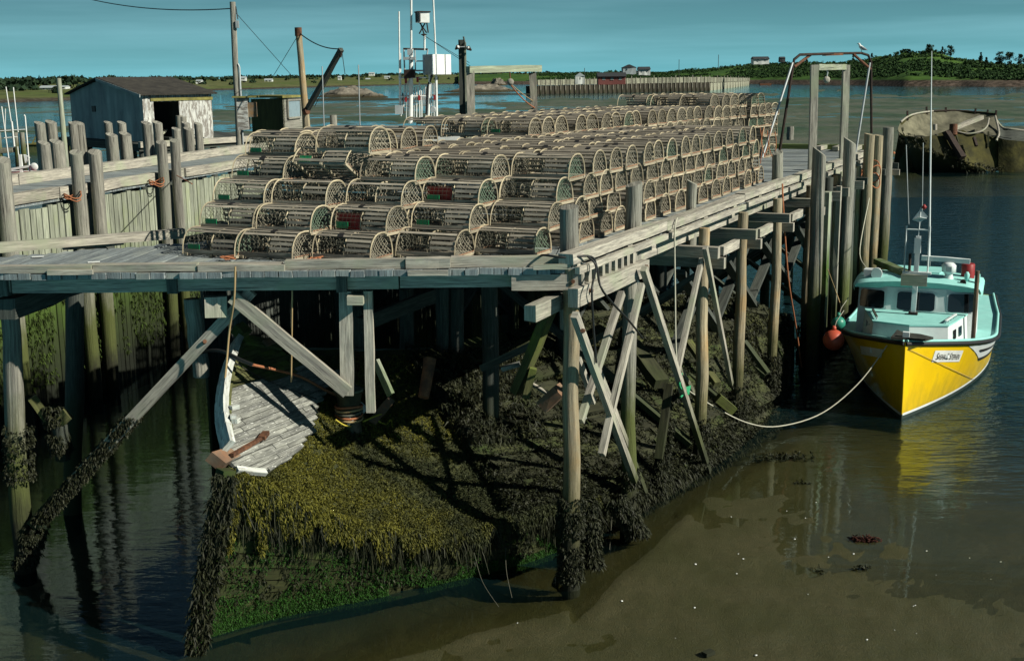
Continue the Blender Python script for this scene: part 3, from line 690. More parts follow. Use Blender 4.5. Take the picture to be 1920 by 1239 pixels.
for k, (u, vt, r) in enumerate(((86, 231, .15), (107, 229, .16), (92, 268, .16), (116, 266, .19), (147, 231, .13), (158, 231, .16), (212, 230, .13), (218, 253, .16), (237, 230, .13), (243, 251, .17), (283, 231, .17), (303, 230, .16), (338, 242, .15), (356, 231, .15), (361, 242, .16), (378, 232, .15))):
    o = BW+.45+(1.2 if vt < 236 else 0); sv = bs(u, o, .5); p = bp_(sv, o, -5.6); top = onp(u-3, vt, p, Vector((0, 1, 0)))
    log(p, Vector((p.x-.1, p.y, top.z)), r*1.15, r*1.05, 12, 6, .015, Vector((-.35, .2, 0))).build('pile', M['post'], B)
for i in range(9):
    p = bp_(i*3.2, 1.8, -5.6); log(p, p+UP*5.4, .16, .15, 8, 4).build('pile', M['timber_dark'], B)
# ------------------------------------------------------------------ things standing behind the traps
M['peel'] = surf('peeling_white_boards', ((.60, .62, .59), (.46, .48, .46)), (3, 30, 1), 1.2, 'UV', .85, .4, .06, peel=((.22, .21, .19), (1.1, 4.5, 1), 1.9, .495))
M['bluewall'] = surf('blue_grey_wall', ((.42, .46, .46), (.28, .33, .34)), (1, 1, .25), 2.2, 'Object', .8, .3, .06, blot=(.33, .38, .39))
M['roofk'] = surf('tarred_roof', ((.045, .042, .034), (.025, .024, .022)), (1, 1, 1), 5, 'Object', .95, .4, .1)
M['greenhut'] = surf('mossy_green_boards', ((.075, .095, .035), (.045, .06, .025)), (1, 1, .3), 6, 'Object', .9, .4, .1)
M['yroof'] = surf('yellow_lichen_roof', ((.24, .23, .07), (.16, .15, .05)), (1, 1, 1), 4, 'Object', .95, .4, .1)
# peeling shed
D0 = 60.0
c0 = at(272, 267, D0); zb = c0.z                       # near corner at its foot
rgt = at(400, 264, D0+3.2); lft = at(139, 261, D0+6.8)
rgt.z = lft.z = zb
r_ = (rgt-c0); l_ = (lft-c0); fx = r_.normalized(); fl = l_.normalized()
hs = at(272, 176, D0).z-zb; hp = at(200, 149, D0+3.4).z-zb
SH = thing('shed', 'shed with peeling white boards, blue-grey gable wall and dark open doorway', 'shed', c0)
def sh(a, b, z): return fx*a + fl*b + UP*z
Wd, Ld = r_.length, l_.length
MB().prism([sh(0, 0, 0), sh(0, Ld, 0), sh(0, Ld, hs), sh(0, Ld*.54, hp), sh(0, 0, hs)], fx*.12).build('gable_wall', M['bluewall'], SH)
MB().prism([sh(Wd, 0, 0), sh(Wd, Ld, 0), sh(Wd, Ld, hs), sh(Wd, Ld*.54, hp), sh(Wd, 0, hs)], -fx*.12).build('gable_wall', M['bluewall'], SH)
MB().beam(sh(0, Ld, hs/2), sh(Wd, Ld, hs/2), .12, hs).build('back_wall', M['bluewall'], SH)
dz = hs*.83; dx0, dx1 = Wd*.13, Wd*.52
MB().box((0, 0, 0), .01, .01, .01)
k = 0.0
while k < Wd-.05:
    bw = min(R.uniform(.22, .3), Wd-k); mid = k+bw/2
    z0 = dz if dx0 < mid < dx1 else 0
    MB().beam(sh(mid, -.02+j(.006), z0), sh(mid, -.02+j(.006), hs), bw-.02, .05, up=fl).build('wall_board', M['peel'], SH); k += bw
for a in (dx0, dx1): MB().beam(sh(a, -.05, 0), sh(a, -.05, dz), .10, .06, up=fl).build('door_frame', M['peel'], SH)
MB().beam(sh(dx0-.1, -.06, dz+.1), sh(Wd+.05, -.06, dz+.1), .08, .14, up=UP).build('door_track', M['yroof'], SH)
dr = MB().beam(sh(dx1+.75, -.11, .1), sh(dx1+.75, -.11, dz), 1.35, .05, up=fl).build('sliding_door', M['peel'], SH)
MB().beam(sh(dx1+.12, -.16, .3), sh(dx1+1.38, -.16, .3), .05, .1, up=UP).build('rail_strip', M['peel'], dr)
MB().beam(sh(Wd*.2, Ld*.5, .1), sh(Wd*.7, Ld*.5, .1), Ld*.9, .1).build('floor_board', M['timber_dark'], SH)
for a, b in ((0, Ld*.54), (Ld, Ld*.54)):
    e0 = sh(-.25, a+(-.3 if a == 0 else .3), hs-.08); r0 = sh(-.25, b, hp+.04); nr = (r0-e0).cross(fx).normalized()
    if nr.z < 0: nr = -nr
    MB().prism([e0, r0, r0+nr*.07, e0+nr*.07], fx*(Wd+.5)).build('roof', M['roofk'], SH)
MB().beam(sh(-.26, -.3, hs-.1), sh(-.26, Ld*.54, hp+.0), .04, .14).build('barge_board', M['bluewall'], SH)
wq = sh(-.02, Ld*.66, hs*.66); MB().beam(wq-fl*.22, wq+fl*.22, .06, .30).build('vent_opening', M['black'], SH)
MB().beam(sh(dx0+.3, .3, .12), sh(dx1-.2, 1.2, .5), .14, .06).build('loose_board', M['timber'], SH)
sp = thing('shed_platform', 'low timber platform carrying the peeling shed', 'platform', c0)
MB().prism([sh(-.8, -.9, -.02), sh(Wd+4.5, -.9, -.02), sh(Wd+4.5, Ld+1, -.02), sh(-.8, Ld+1, -.02)], -UP*.35).build('deck', M['timber_dark'], sp)
MB().beam(sh(-.8, -.95, -.05), sh(Wd+4.5, -.95, -.05), .2, .28).build('edge_timber', M['timber'], sp)
for a in range(7):
    for b in (-.6, Ld): log(sh(a*1.4-.5, b, WATER-1-zb), sh(a*1.4-.5, b, -.3), .18, .16, 8, 3).build('pile', M['timber_dark'], sp)
bd_ = thing('green_scow', 'mossy green flat scow moored left of the shed', 'boat', onz(95, 285, WATER))
MB().prism([(-1.9, -1, -.3), (2.6, -1, -.3), (3.2, -1, .9), (-2.4, -1, .9)], (0, 2.6, 0)).build('hull', M['greenhut'], bd_)
MB().box((.4, -1.05, .92), 5.7, .2, .12).build('gunwale', M['yroof'], bd_); MB().box((.4, 1.6, .92), 5.7, .2, .12).build('gunwale', M['yroof'], bd_)
MB().beam((-1.7, -.9, .8), (-1.0, -.9, 1.9), .1, .1).build('rib', M['yroof'], bd_)
# poles and wires
def pole(name, label, u0, v0, u1, v1, y, r0, r1, mat='post', cat='pole', zb_=None):
    a, b = at(u0, v0, y), at(u1, v1, y)
    d = (b-a); 
    if zb_ is not None: a = a - d*((a.z-zb_)/d.z)
    o = thing(name, label, cat, a); log((0, 0, 0), b-a, r0, r1, 12, 6, .01).build('shaft', M[mat], o); return o, a, b
UPole, ua, ub = pole('utility_pole', 'tall weathered utility pole with a sagging wire and conduit', 447, 235, 436, 4, 50, .14, .11, zb_=-1)
d = ub-ua
MB().tube([Vector((.17, -.08, 0)), d*.62+Vector((.17, -.08, 0)), d*.64+Vector((.12, -.08, 0))], .035, 8).build('conduit', M['galv'], UPole)
MB().tube([d*.98, d*.98+Vector((.12, 0, -.05)), d*.9+Vector((.2, -.1, 0))], .02, 6).build('bracket', M['rope_k'], UPole)
MB().box(d*.87+Vector((.17, -.1, 0)), .12, .12, .28).build('insulator', M['galv'], UPole)
MB().tube([at(470, 205, 50)-ua, at(462, 186, 50)-ua, at(454, 183, 50)-ua, at(448, 178, 50)-ua], .025, 6).build('weatherhead', M['galv'], UPole)
DP, da, db = pole('derrick_pole', 'brown derrick pole beside the green hut, carrying a slanting boom', 573, 215, 559, 53, 48, .155, .12, 'pile', zb_=-1)
MB().beam(at(576, 206, 47.8)-da, at(640, 93, 46)-da, .16, .16).build('boom', M['timber_dark'], DP)
MB().tube([at(577, 208, 47.7)-da, at(571, 210, 47.8)-da], .14, 8).build('boom_collar', M['rust'], DP)
MB().tube([Vector((0, 0, 0))+db-da-UP*.3, db-da+UP*.02], .135, 10).build('pole_cap', M['rust'], DP)
MB().tube([at(640, 98, 45.9)-da, at(638, 108, 45.9)-da], .05, 6).build('sheave', M['ironk'], DP)
def wire(name, label, pts, r, mat='rope_k', cat='wire', group=None):
    o = MB().tube(pts, r, 5).build(name, M[mat]); tag(o, label, cat, group); return o
wire('power_wire', 'dark power wire sagging from the utility pole out of frame', sag(at(160, -3, 62), ub-UP*.25, .25), .022)
wire('guy_wire', 'thin guy wire slanting down from the utility pole top', [ub-UP*.3, at(545, 140, 56)], .012)
wire('boom_wire', 'dark wire from the derrick pole top to the boom tip', sag(db-UP*.15, at(639, 92, 46), .18), .022)
wire('guy_wire', 'thin guy wire slanting left from the derrick pole top', [db-UP*.25, at(513, 142, 52)], .012)
for k, (u0, v0, u1, v1, lb) in enumerate(((641, 96, 647, 140, 'dark fall line hanging from the boom tip'), (638, 105, 590, 200, 'thin line from the boom tip back to the boom foot'))):
    wire('boom_line', lb, [at(u0, v0, 46), at(u1, v1, 46)], .013)
for u, v0, v1, y, lb in ((604, 125, 205, 46, 'thin pale mast right of the derrick pole'), (672, 122, 218, 46, 'thin grey mast between the boom and the antennas')):
    a, b = at(u+1, v1, y), at(u, v0, y); o = MB().tube([a-UP*3, b], .022, 6).build('thin_mast', M['galv']); tag(o, lb, 'mast')
# green hut
H0 = at(473, 236, 50); HT = thing('green_hut', 'small mossy green hut with yellowed roof and a pale window', 'hut', H0)
def hq(u, v, y): return at(u, v, y)-H0
c = [hq(473, 240, 51), hq(532, 240, 49.2), hq(570, 238, 51)]; zt = [hq(473, 186, 51).z, hq(532, 185, 49.2).z]
for q_ in c: q_.z = -.9
fb_ = c[2]-c[1]
MB().prism([c[0], c[1], Vector((c[1].x, c[1].y, zt[1])), Vector((c[0].x, c[0].y, zt[0]))], fb_*.08).build('side_wall', M['greenhut'], HT)
MB().prism([c[1], c[2], Vector((c[2].x, c[2].y, zt[1])), Vector((c[1].x, c[1].y, zt[1]))], (c[0]-c[1])*.05).build('front_wall', M['post'], HT)
MB().prism([c[2], c[0]+fb_, Vector((c[0].x, c[0].y, zt[0]))+Vector((fb_.x, fb_.y, 0)), Vector((c[2].x, c[2].y, zt[1]))], -fb_*.08).build('back_wall', M['greenhut'], HT)
up_ = UP*(zt[1]+.02); o_ = (c[0]-c[1]).normalized()*.12; f_ = fb_.normalized()*.12
MB().prism([c[0]+o_-f_-c[0].z*UP+up_, c[1]-o_-f_-c[1].z*UP+up_, c[2]-o_+f_-c[2].z*UP+up_, c[0]+fb_+o_+f_-c[0].z*UP+up_], UP*.09).build('roof', M['yroof'], HT)
w0 = c[1].lerp(c[2], .18); w1 = c[1].lerp(c[2], .80); fo = -Vector((-(fb_.y), fb_.x, 0)).normalized()
if fo.y > 0: fo = -fo
zw0, zw1 = hq(540, 222, 49.4).z, hq(540, 188, 49.4).z
wnd = MB().beam(Vector((w0.x, w0.y, (zw0+zw1)/2))+fo*.03, Vector((w1.x, w1.y, (zw0+zw1)/2))+fo*.03, .04, zw1-zw0).build('window', flat('pale_pane', (.22, .30, .34), .15, spec=.6), HT)
for a_, b_, z_ in ((w0, w1, zw0), (w0, w1, zw1)): MB().beam(Vector((a_.x, a_.y, z_))+fo*.06, Vector((b_.x, b_.y, z_))+fo*.06, .06, .07).build('frame', M['post'], wnd)
for a_ in (w0, w1): MB().beam(Vector((a_.x, a_.y, zw0))+fo*.06, Vector((a_.x, a_.y, zw1))+fo*.06, .07, .06, up=fo).build('frame', M['post'], wnd)
bx = thing('meter_box', 'rusty wooden meter cabinet between the utility pole and green hut', 'cabinet', at(458, 240, 49))
MB().box((0, 0, .55), .42, .35, 1.25).build('case', M['peel'], bx); MB().box((.32, .0, .70), .38, .3, .55).build('side_case', surf('rusty_box', ((.36, .22, .10), (.25, .24, .2)), (1, 1, 1), 5), bx)
MB().box((.12, -.02, 1.2), 1.0, .5, .06, .1).build('lid', M['yroof'], bx)
# twin lamp posts
LP = thing('lamp_post', 'dark square post with two floodlights and a pale pipe', 'lamp post', at(866, 212, 44))
o = at(866, 212, 44)
MB().beam(at(868, 214, 44)-o-UP*1, at(865, 75, 44)-o, .2, .2, up=(0, 1, 0)).build('post', M['timber_dark'], LP)
MB().beam(at(875, 214, 43.9)-o-UP*1, at(872, 80, 43.9)-o, .07, .1, up=(0, 1, 0)).build('pale_strip', M['sheath'], LP)
MB().tube([at(874, 92, 43.8)-o, at(869, 69, 43.8)-o], .03, 8).build('pipe', M['timber_dark'], LP)
arm = MB().tube([at(858, 89, 43.8)-o, at(880, 88, 43.8)-o], .025, 6).build('arm', M['galv'], LP)
for u, v, s_ in ((857, 90, -1), (880, 92, 1)):
    q_ = at(u, v, 43.7)-o; lm = MB().lathe([(.03, -.1), (.055, -.02), (.085, .06), (.08, .07)], (0, 0, 0), 12, 'Y').build('lamp', M['ironk'], LP, q_); lm.rotation_euler = (.5, 0, s_*2.4+math.pi*0)
    MB().lathe([(.06, 0), (.04, .02), (.01, .03)], (0, .068, 0), 12, 'Y').build('bulb', M['white'], lm)
# timber gallows with block
GA = thing('hoist_gallows', 'timber gallows frame of two posts and a beam with hanging block', 'gallows', at(945, 212, 42)); o = at(945, 212, 42)
MB().beam(at(884, 214, 42)-o-UP*1, at(882, 133, 42)-o, .26, .26, up=(0, 1, 0)).build('post', M['timber'], GA)
MB().beam(at(1004, 210, 43.5)-o-UP*1, at(998, 137, 43.5)-o, .24, .24, up=(0, 1, 0)).build('post', M['timber'], GA)
MB().beam(at(877, 131, 41.9)-o, at(1012, 129, 43.6)-o, .26, .22).build('beam', surf('pale_beam', ((.38, .43, .32), (.26, .30, .21)), GR, 1.4, 'UV'), GA)
BK = thing('pulley_block', 'wooden pulley block hanging from the gallows beam by the antennas', 'pulley', at(957, 154, 42.4))
MB().lathe([(.03, -.07), (.11, -.05), (.12, 0), (.11, .05), (.03, .07)], (0, 0, 0), 12, 'Y').build('shell', M['timber'], BK)
MB().tube([(0, 0, .1), (-.02, 0, .32)], .025, 6).build('hook', M['rust'], BK)
wire('hoist_rope', 'orange rope slack from the gallows block to the right post', sag(at(958, 160, 42.4), at(1003, 203, 43.4), .08), .022, 'rope_o', 'rope')
wire('hoist_rope', 'upper thin rope from the gallows block to the right post', sag(at(958, 158, 42.5), at(1000, 190, 43.4), .03), .014, 'rope_t', 'rope')
# fishing boat behind the traps: only its gear shows
FB = thing('fishing_boat', 'white fishing boat behind the traps showing antennas, gantry and deck house', 'boat', at(795, 235, 52)); o = at(795, 235, 52)
def fq(u, v, y=52): return at(u, v, y)-o
hl = []
for i in range(12):
    f = i/11; b = 2.1*math.sin(math.pi*min(1, .18+f*.75))**.6*(1 if f < .8 else 1-(f-.8)*2); xx = -5+10.5*f
    hl.append([Vector((xx, y_*b, z_)) for y_, z_ in ((-1, -.3+.4*f*f), (-.92, -1.4), (-.5, -2.4), (0, -2.7), (.5, -2.4), (.92, -1.4), (1, -.3+.4*f*f))])
MB().grid(hl).build('hull', M['white'], FB); MB().poly([r[0] for r in hl]+[r[-1] for r in hl][::-1]).build('deck', M['white'], FB)
def ft(pts, r, n, m='white'): MB().tube([fq(*p) for p in pts], r, 6).build(n, M[m], FB)
ft([(750, 215), (748, 22)], .035, 'antenna'); ft([(771, 92), (771, -30)], .05, 'antenna'); ft([(817, 105), (811, -30)], .04, 'antenna'); ft([(752, 218), (751, 100)], .025, 'antenna')
ft([(770, 232), (771, 92)], .10, 'mast_post'); ft([(796, 95), (796, 65)], .05, 'mast_post'); ft([(819, 232), (817, 105)], .06, 'mast_post'); ft([(803, 225), (806, 135)], .06, 'mast_post')
ft([(756, 92), (802, 93)], .045, 'gantry_bar', 'ironk'); ft([(757, 92), (759, 140)], .035, 'gantry_bar', 'galv'); ft([(802, 93), (797, 134)], .035, 'gantry_bar', 'galv'); ft([(778, 93), (779, 134)], .03, 'gantry_bar', 'galv'); ft([(779, 115), (800, 115)], .03, 'gantry_bar', 'galv'); ft([(760, 133), (797, 133)], .04, 'gantry_bar', 'galv')
MB().box(fq(768, 110), .5, .5, .12).build('platform', M['galv'], FB); MB().box(fq(768, 139), .45, .4, .35).build('cross_box', M['ironk'], FB)
MB().box(fq(769, 98), .22, .2, .25).build('instrument_box', M['galv'], FB)
hb = MB().box(fq(792, 33), .48, .42, .42, .35).build('lookout_box', M['white'], FB); MB().box(fq(792, 33)+Vector((-.17, -.2, 0)), .28, .06, .38, .35-1.2).build('lookout_shade', M['hroof'], hb)
MB().box(fq(792, 23), .56, .5, .05, .35).build('lookout_top', M['ironk'], FB)
for a_, b_ in (((786, 42), (800, 62)), ((798, 42), (786, 64)), ((788, 42), (795, 64)), ((800, 42), (803, 62))): ft([a_, b_], .03, 'lookout_leg', 'ironk')
MB().lathe([(.02, -.08), (.14, 0), (.02, .03)], fq(795, 65), 10).build('lookout_base', M['ironk'], FB)
wh = MB(); p0, p1, p2 = fq(793, 138, 52), fq(811, 140, 51.2), fq(846, 138, 52.2); hh_ = fq(811, 102, 51.2).z
for P_ in (p0, p1, p2): P_.z = p1.z
MB().prism([p0, p1, Vector((p1.x, p1.y, hh_)), Vector((p0.x, p0.y, hh_))], (p2-p1)*.05).build('house_side', flat('blue_shade_panel', (.25, .36, .44), .6), FB)
pf = MB().prism([p1, p2, Vector((p2.x, p2.y, hh_)), Vector((p1.x, p1.y, hh_))], (p0-p1)*.8).build('house_panel', M['white'], FB)
for f in (.22, .7): q_ = p1.lerp(p2, f); MB().beam(q_+Vector((.0, -.03, 0)), Vector((q_.x, q_.y-.03, hh_)), .03, .03, up=(0, 1, 0)).build('panel_seam', M['galv'], pf)
ft([(812, 104), (810, 140), (802, 165), (800, 215)], .06, 'cable', 'black')
for u in (762, 776, 781, 787, 791, 799, 809, 814): ft([(u, 225), (u+j(1.5), R.uniform(150, 172))], .028, 'rod', R.choice(('white', 'white', 'galv')))
for k in range(14): u0 = R.uniform(746, 822); v0 = R.uniform(140, 185); ft([(u0, v0), (u0+j(3), v0+R.uniform(20, 45))], R.uniform(.014, .026), 'rod', R.choice(('white', 'galv', 'galv', 'ironk')))
for v in (145.5, 180.5): ft([(747, v+1), (800, v)], .035, 'cross_bar')
for v in (172, 187, 200, 207): ft([(763, v), (778, v)], .02, 'ladder_rung', 'galv')
for u, v in ((761, 152), (783, 150), (761, 187), (786, 184), (815, 183)): MB().box(fq(u, v, 51.9), .09, .09, .2).build('red_float', M['redpaint'], FB)
MB().lathe([(.10, -.12), (.14, 0), (.02, .12)], fq(812, 205, 51.6), 10, 'Y').build('winch', M['galv'], FB)
MB().box(fq(748, 206, 51.8), .3, .3, .35).build('gear_box', M['galv'], FB)
wire('stay_wire', 'thin stay wire from the lookout box down to the right', [at(797, 68, 52), at(890, 130, 47)], .010)
wire('stay_wire', 'second thin stay wire below the lookout box', [at(799, 70, 52), at(880, 118, 47)], .010)
# white moored boats at the left edge
SB = thing('moored_boat', 'white moored boat with thin masts and rails at the left edge', 'boat', onz(30, 345, WATER)); o = onz(30, 345, WATER); yb = o.y
hl = []
for i in range(10):
    f = i/9; b = 1.3*math.sin(math.pi*min(1, .25+f*.7))**.7; hl.append([Vector((-4+7.5*f, y_*b, z_)) for y_, z_ in ((-1, .9), (-.8, .1), (0, -.4), (.8, .1), (1, .9))])
MB().grid(hl).build('hull', M['white'], SB); MB().poly([r[0]-UP*.05 for r in hl]+[r[-1]-UP*.05 for r in hl][::-1]).build('deck', M['redpaint'], SB)
for pts, r in (([(21, 330), (3, 200)], .045), ([(25, 255), (11, 163)], .04), ([(34, 248), (25, 164)], .04), ([(56, 322), (47, 218)], .05), ([(10, 250), (10, 204)], .03), ([(27, 275), (22, 228)], .07), ([(38, 325), (33, 275)], .035)):
    MB().tube([at(u, v, yb)-o for u, v in pts], r, 6).build('mast', M['white'], SB)
MB().tube([at(0, 246, yb)-o, at(48, 243, yb)-o], .04, 6).build('rail', M['white'], SB); MB().tube([at(8, 259, yb)-o, at(32, 257, yb)-o], .04, 6).build('rail', M['white'], SB)
MB().beam(at(20, 318, yb)-o, at(58, 311, yb)-o, .3, .16).build('thwart', M['white'], SB); MB().beam(at(41, 325, yb)-o, at(38, 290, yb)-o, .2, .2, up=(0, 1, 0)).build('bitt', M['white'], SB)
MB().lathe([(.02, -.06), (.26, -.05), (.30, 0), (.26, .05), (.02, .06)], at(64, 313, yb-.2)-o, 14, 'Y').build('float_ring', M['white'], SB)
MB().prism([at(44, 290, yb)-o, at(54, 296, yb)-o, at(47, 306, yb)-o], Vector((.0, .3, 0))).build('reflector', M['white'], SB)
MB().lathe([(.01, -.08), (.08, 0), (.01, .08)], at(46, 217, yb)-o, 8).build('mast_light', M['white'], SB)
ST = thing('timber_stage', 'small timber landing stage with posts behind the white moored boat', 'stage', onz(15, 320, WATER)); o = onz(15, 320, WATER); yb = o.y
MB().beam(at(-40, 286, yb)-o, at(30, 281, yb)-o, 1.6, .4).build('deck', M['timber'], ST)
for u, vt in ((5, 248), (37, 248), (49, 248)): log(Vector(((at(u, 280, yb)-o).x, -.6, -1)), Vector(((at(u, 280, yb)-o).x, -.6, at(u, vt, yb).z-o.z)), .22, .2, 10, 4).build('post', M['post'], ST)
o_ = MB().tube([at(124, 300, 47)-UP*3, at(110, 147, 47)], [.13, .09], 8).build('mooring_pole', M['sheath']); tag(o_, 'tall pale mooring pole leaning left of the shed', 'pole')
for u, vt, lb in ((338, 217, 'dark post just right of the peeling shed'), (345, 219, 'second dark post right of the peeling shed'), (626, 216, 'short grey post on the far side of the trap stack')):
    y = 52; p = at(u, 250, y); o_ = log(p-UP*4, Vector((p.x, p.y, at(u, vt, y).z)), .16, .15, 9, 4).build('standing_post', M['post']); tag(o_, lb, 'post')
# ------------------------------------------------------------------ lobster traps
TL, TW, TH, TZ = 1.0, .60, .345, .338                  # length, width, height of the bows, tier height
def arch(f, w=TW/2, h=TH, pw=2.45):                    # f 0..1 from the front foot over the top to the back foot
    a = math.pi*f; c, s = math.cos(a), math.sin(a)
    return (-math.copysign(abs(c)**(2/pw), c)*w, abs(s)**(2/pw)*h)
ZB = .055                                              # bows stand on the sills
def bow_mesh(g=0.0):
    m = MB(); pts = [Vector((0, y, ZB-.03+z)) for y, z in (arch(i/14, TW/2+g, TH+g+.01) for i in range(15))]
    m.tube(pts, .0115, 4, True, False, (1.25, .9)); return m.mesh('bow', M['bow'])
def net_strip(m, pts, wd):
    for a, b in zip(pts, pts[1:]):
        d = (b-a)
        if d.length < 1e-4: continue
        d.normalize(); x = Vector((1, 0, 0)); y = d.cross(x).normalized()*wd/2
        k = m.add([a-y, a+y, b+y, b-y]); m.face((k, k+1, k+2, k+3))
def inside(y, z): 
    return abs(y/(TW/2-.012))**2.45+abs(max(z, 0)/(TH-.012))**2.45 < 1 and z > -.01
def end_net(mat, hole=False, seed=1):
    m = MB(); rr = random.Random(seed); wd = .0072; 
    def bulge(y, z): r = max(0, 1-((y/(TW/2))**2+((z-.14)/.2)**2)); return -.07*r
    def ok(y, z): return inside(y, z) and not (hole and (y+.08)**2+(z-.19)**2 < .055**2)
    for dirn in (1, -1):
        for kx in np.arange(-.75, .75, .072):
            line = []
            for tt in np.arange(-.02, .40, .022):
                y = kx+dirn*tt*.9+.01*math.sin(kx*30); z = tt
                if ok(y, z): line.append(Vector((bulge(y, z), y, ZB+z)))
                else:
                    if len(line) > 1: net_strip(m, line, wd)
                    line = []
            if len(line) > 1: net_strip(m, line, wd)
    if hole: m.tube([Vector((-.03, -.08+.058*math.cos(a), ZB+.19+.058*math.sin(a))) for a in np.linspace(0, 6.283, 13)], .007, 4, False)
    return m.mesh('end_netting', mat)
def head_mesh(mat):                                    # the partition and the funnel inside
    m = MB(); wd = .0055
    for dirn in (1, -1):
        for kx in np.arange(-.7, .7, .085):
            line = [Vector((.0, kx+dirn*tt*.9, ZB+tt)) for tt in np.arange(-.02, .36, .03) if inside(kx+dirn*tt*.9, tt)]
            if len(line) > 1: net_strip(m, line, wd)
    for a in np.linspace(0, 6.283, 10)[:-1]:
        for tw in (.5, -.5):
            p = [Vector((.02-.26*f, (.22*(1-f)+.07*f)*math.cos(a+tw*f), ZB+.16+(.15*(1-f)+.06*f)*math.sin(a+tw*f))) for f in (0, .5, 1)]
            net_strip(m, p, wd)
    m.tube([Vector((-.24, .07*math.cos(a), ZB+.16+.07*math.sin(a))) for a in np.linspace(0, 6.283, 11)], .007, 4, False)
    return m.mesh('head_netting', mat)
def door_mesh(mat):                                    # netting over the open half of the front side
    m = MB(); wd = .0045
    for f in np.linspace(.03, .28, 5):
        y, z = arch(f, TW/2-.012, TH-.012); net_strip2(m, [Vector((-.47, y, ZB+z)), Vector((-.0, y, ZB+z))], wd)
    for x in np.arange(-.46, .0, .075):
        net_strip2(m, [Vector((x, *(lambda q: (q[0], ZB+q[1]))(arch(f, TW/2-.012, TH-.012)))) for f in np.linspace(.02, .30, 6)], wd)
    return m.mesh('door_netting', mat)
def net_strip2(m, pts, wd):
    for a, b in zip(pts, pts[1:]):
        d = (b-a).normalized(); nrm = Vector((0, a.y, a.z-.05)).normalized(); y = d.cross(nrm).normalized()*wd/2
        k = m.add([a-y, a+y, b+y, b-y]); m.face((k, k+1, k+2, k+3))
def base_mesh():
    m = MB()
    for y in (-.285, .285): m.beam((-.50, y, .034), (.50, y, .034), .035, .03)
    for y in (-.2, -.1, 0, .1, .2): m.beam((-.49, y, .05), (.49, y, .05), .035, .009)
    return m.mesh('base_frame', M['lath'])
sillm = MB().beam((0, -.325, .022), (0, .325, .022), .045, .04).mesh('end_sill', M['sill'])
lathl = MB().beam((-.478, 0, 0), (.478, 0, 0), .046, .009).mesh('lath', M['lath'])
lathh = MB().beam((.07, 0, 0), (.478, 0, 0), .044, .009).mesh('lath', M['lath'])
lacem = MB()
for i in range(13): y = -.27+i*.045; lacem.beam((.012, y, ZB-.005), (.014, y+.022, ZB+.010), .006, .008)
lacem = lacem.mesh('lacing', M['lacing'])
bowm, bowe, basem = bow_mesh(-.004), bow_mesh(.025), base_mesh()
nets = [end_net(M['net'], False, 1), end_net(M['net'], True, 2), end_net(M['net_g'], False, 3), end_net(M['net'], False, 4)]
headm = [head_mesh(M['net_d']), head_mesh(M['net_d']), head_mesh(M['net'])]; netd = end_net(M['net_d']); doorm = door_mesh(M['net_d'])  # shade within the traps is put into the nets by the darker twine
platem = MB(); platem.beam((-.43, -.262, ZB+.07), (-.22, -.262, ZB+.07), .012, .10); platem.beam((-.40, -.269, ZB+.05), (-.25, -.269, ZB+.05), .006, .012); platem = platem.mesh('bait_plate', M['bait'])
redm = MB().beam((-.46, -.20, ZB+.12), (-.03, -.20, ZB+.12), .012, .24).mesh('red_board', M['redp'])
# long laths lie right round the arch, short ones close the right half of the front
LATHS = []
for f in (.335, .415, .495, .575, .655, .735, .815, .90, .965):
    LATHS.append((f, lathl))
for f in (.035, .10, .17, .245): LATHS.append((f, lathh))
LATHS.append((.022, lathl))
def lath_tf(f):
    y, z = arch(f, TW/2+.022, TH+.020); y2, z2 = arch(min(f+.01, 1), TW/2+.022, TH+.020); y1, z1 = arch(max(f-.01, 0), TW/2+.022, TH+.020)
    return y, ZB-.02+z, math.atan2(z2-z1, y2-y1)
LTF = [(lath_tf(f), me) for f, me in LATHS]
cover = MB()                                           # all laths of a far trap, too small to tell apart
for (y, z, a), me in LTF:
    x0 = .07 if me is lathh else -.478; q = Matrix.Rotation(a, 3, 'X')
    cover.beam((x0, y, z), (.478, y, z), .046, .009, up=q @ Vector((0, 0, 1)))
cover = cover.mesh('lath_cover', M['lath'])
strapm = MB().beam((0, -.05, 0), (0, .05, 0), .075, .012).mesh('door_strap', M['black'])
NTRAP = [0]
TYAW = -EA
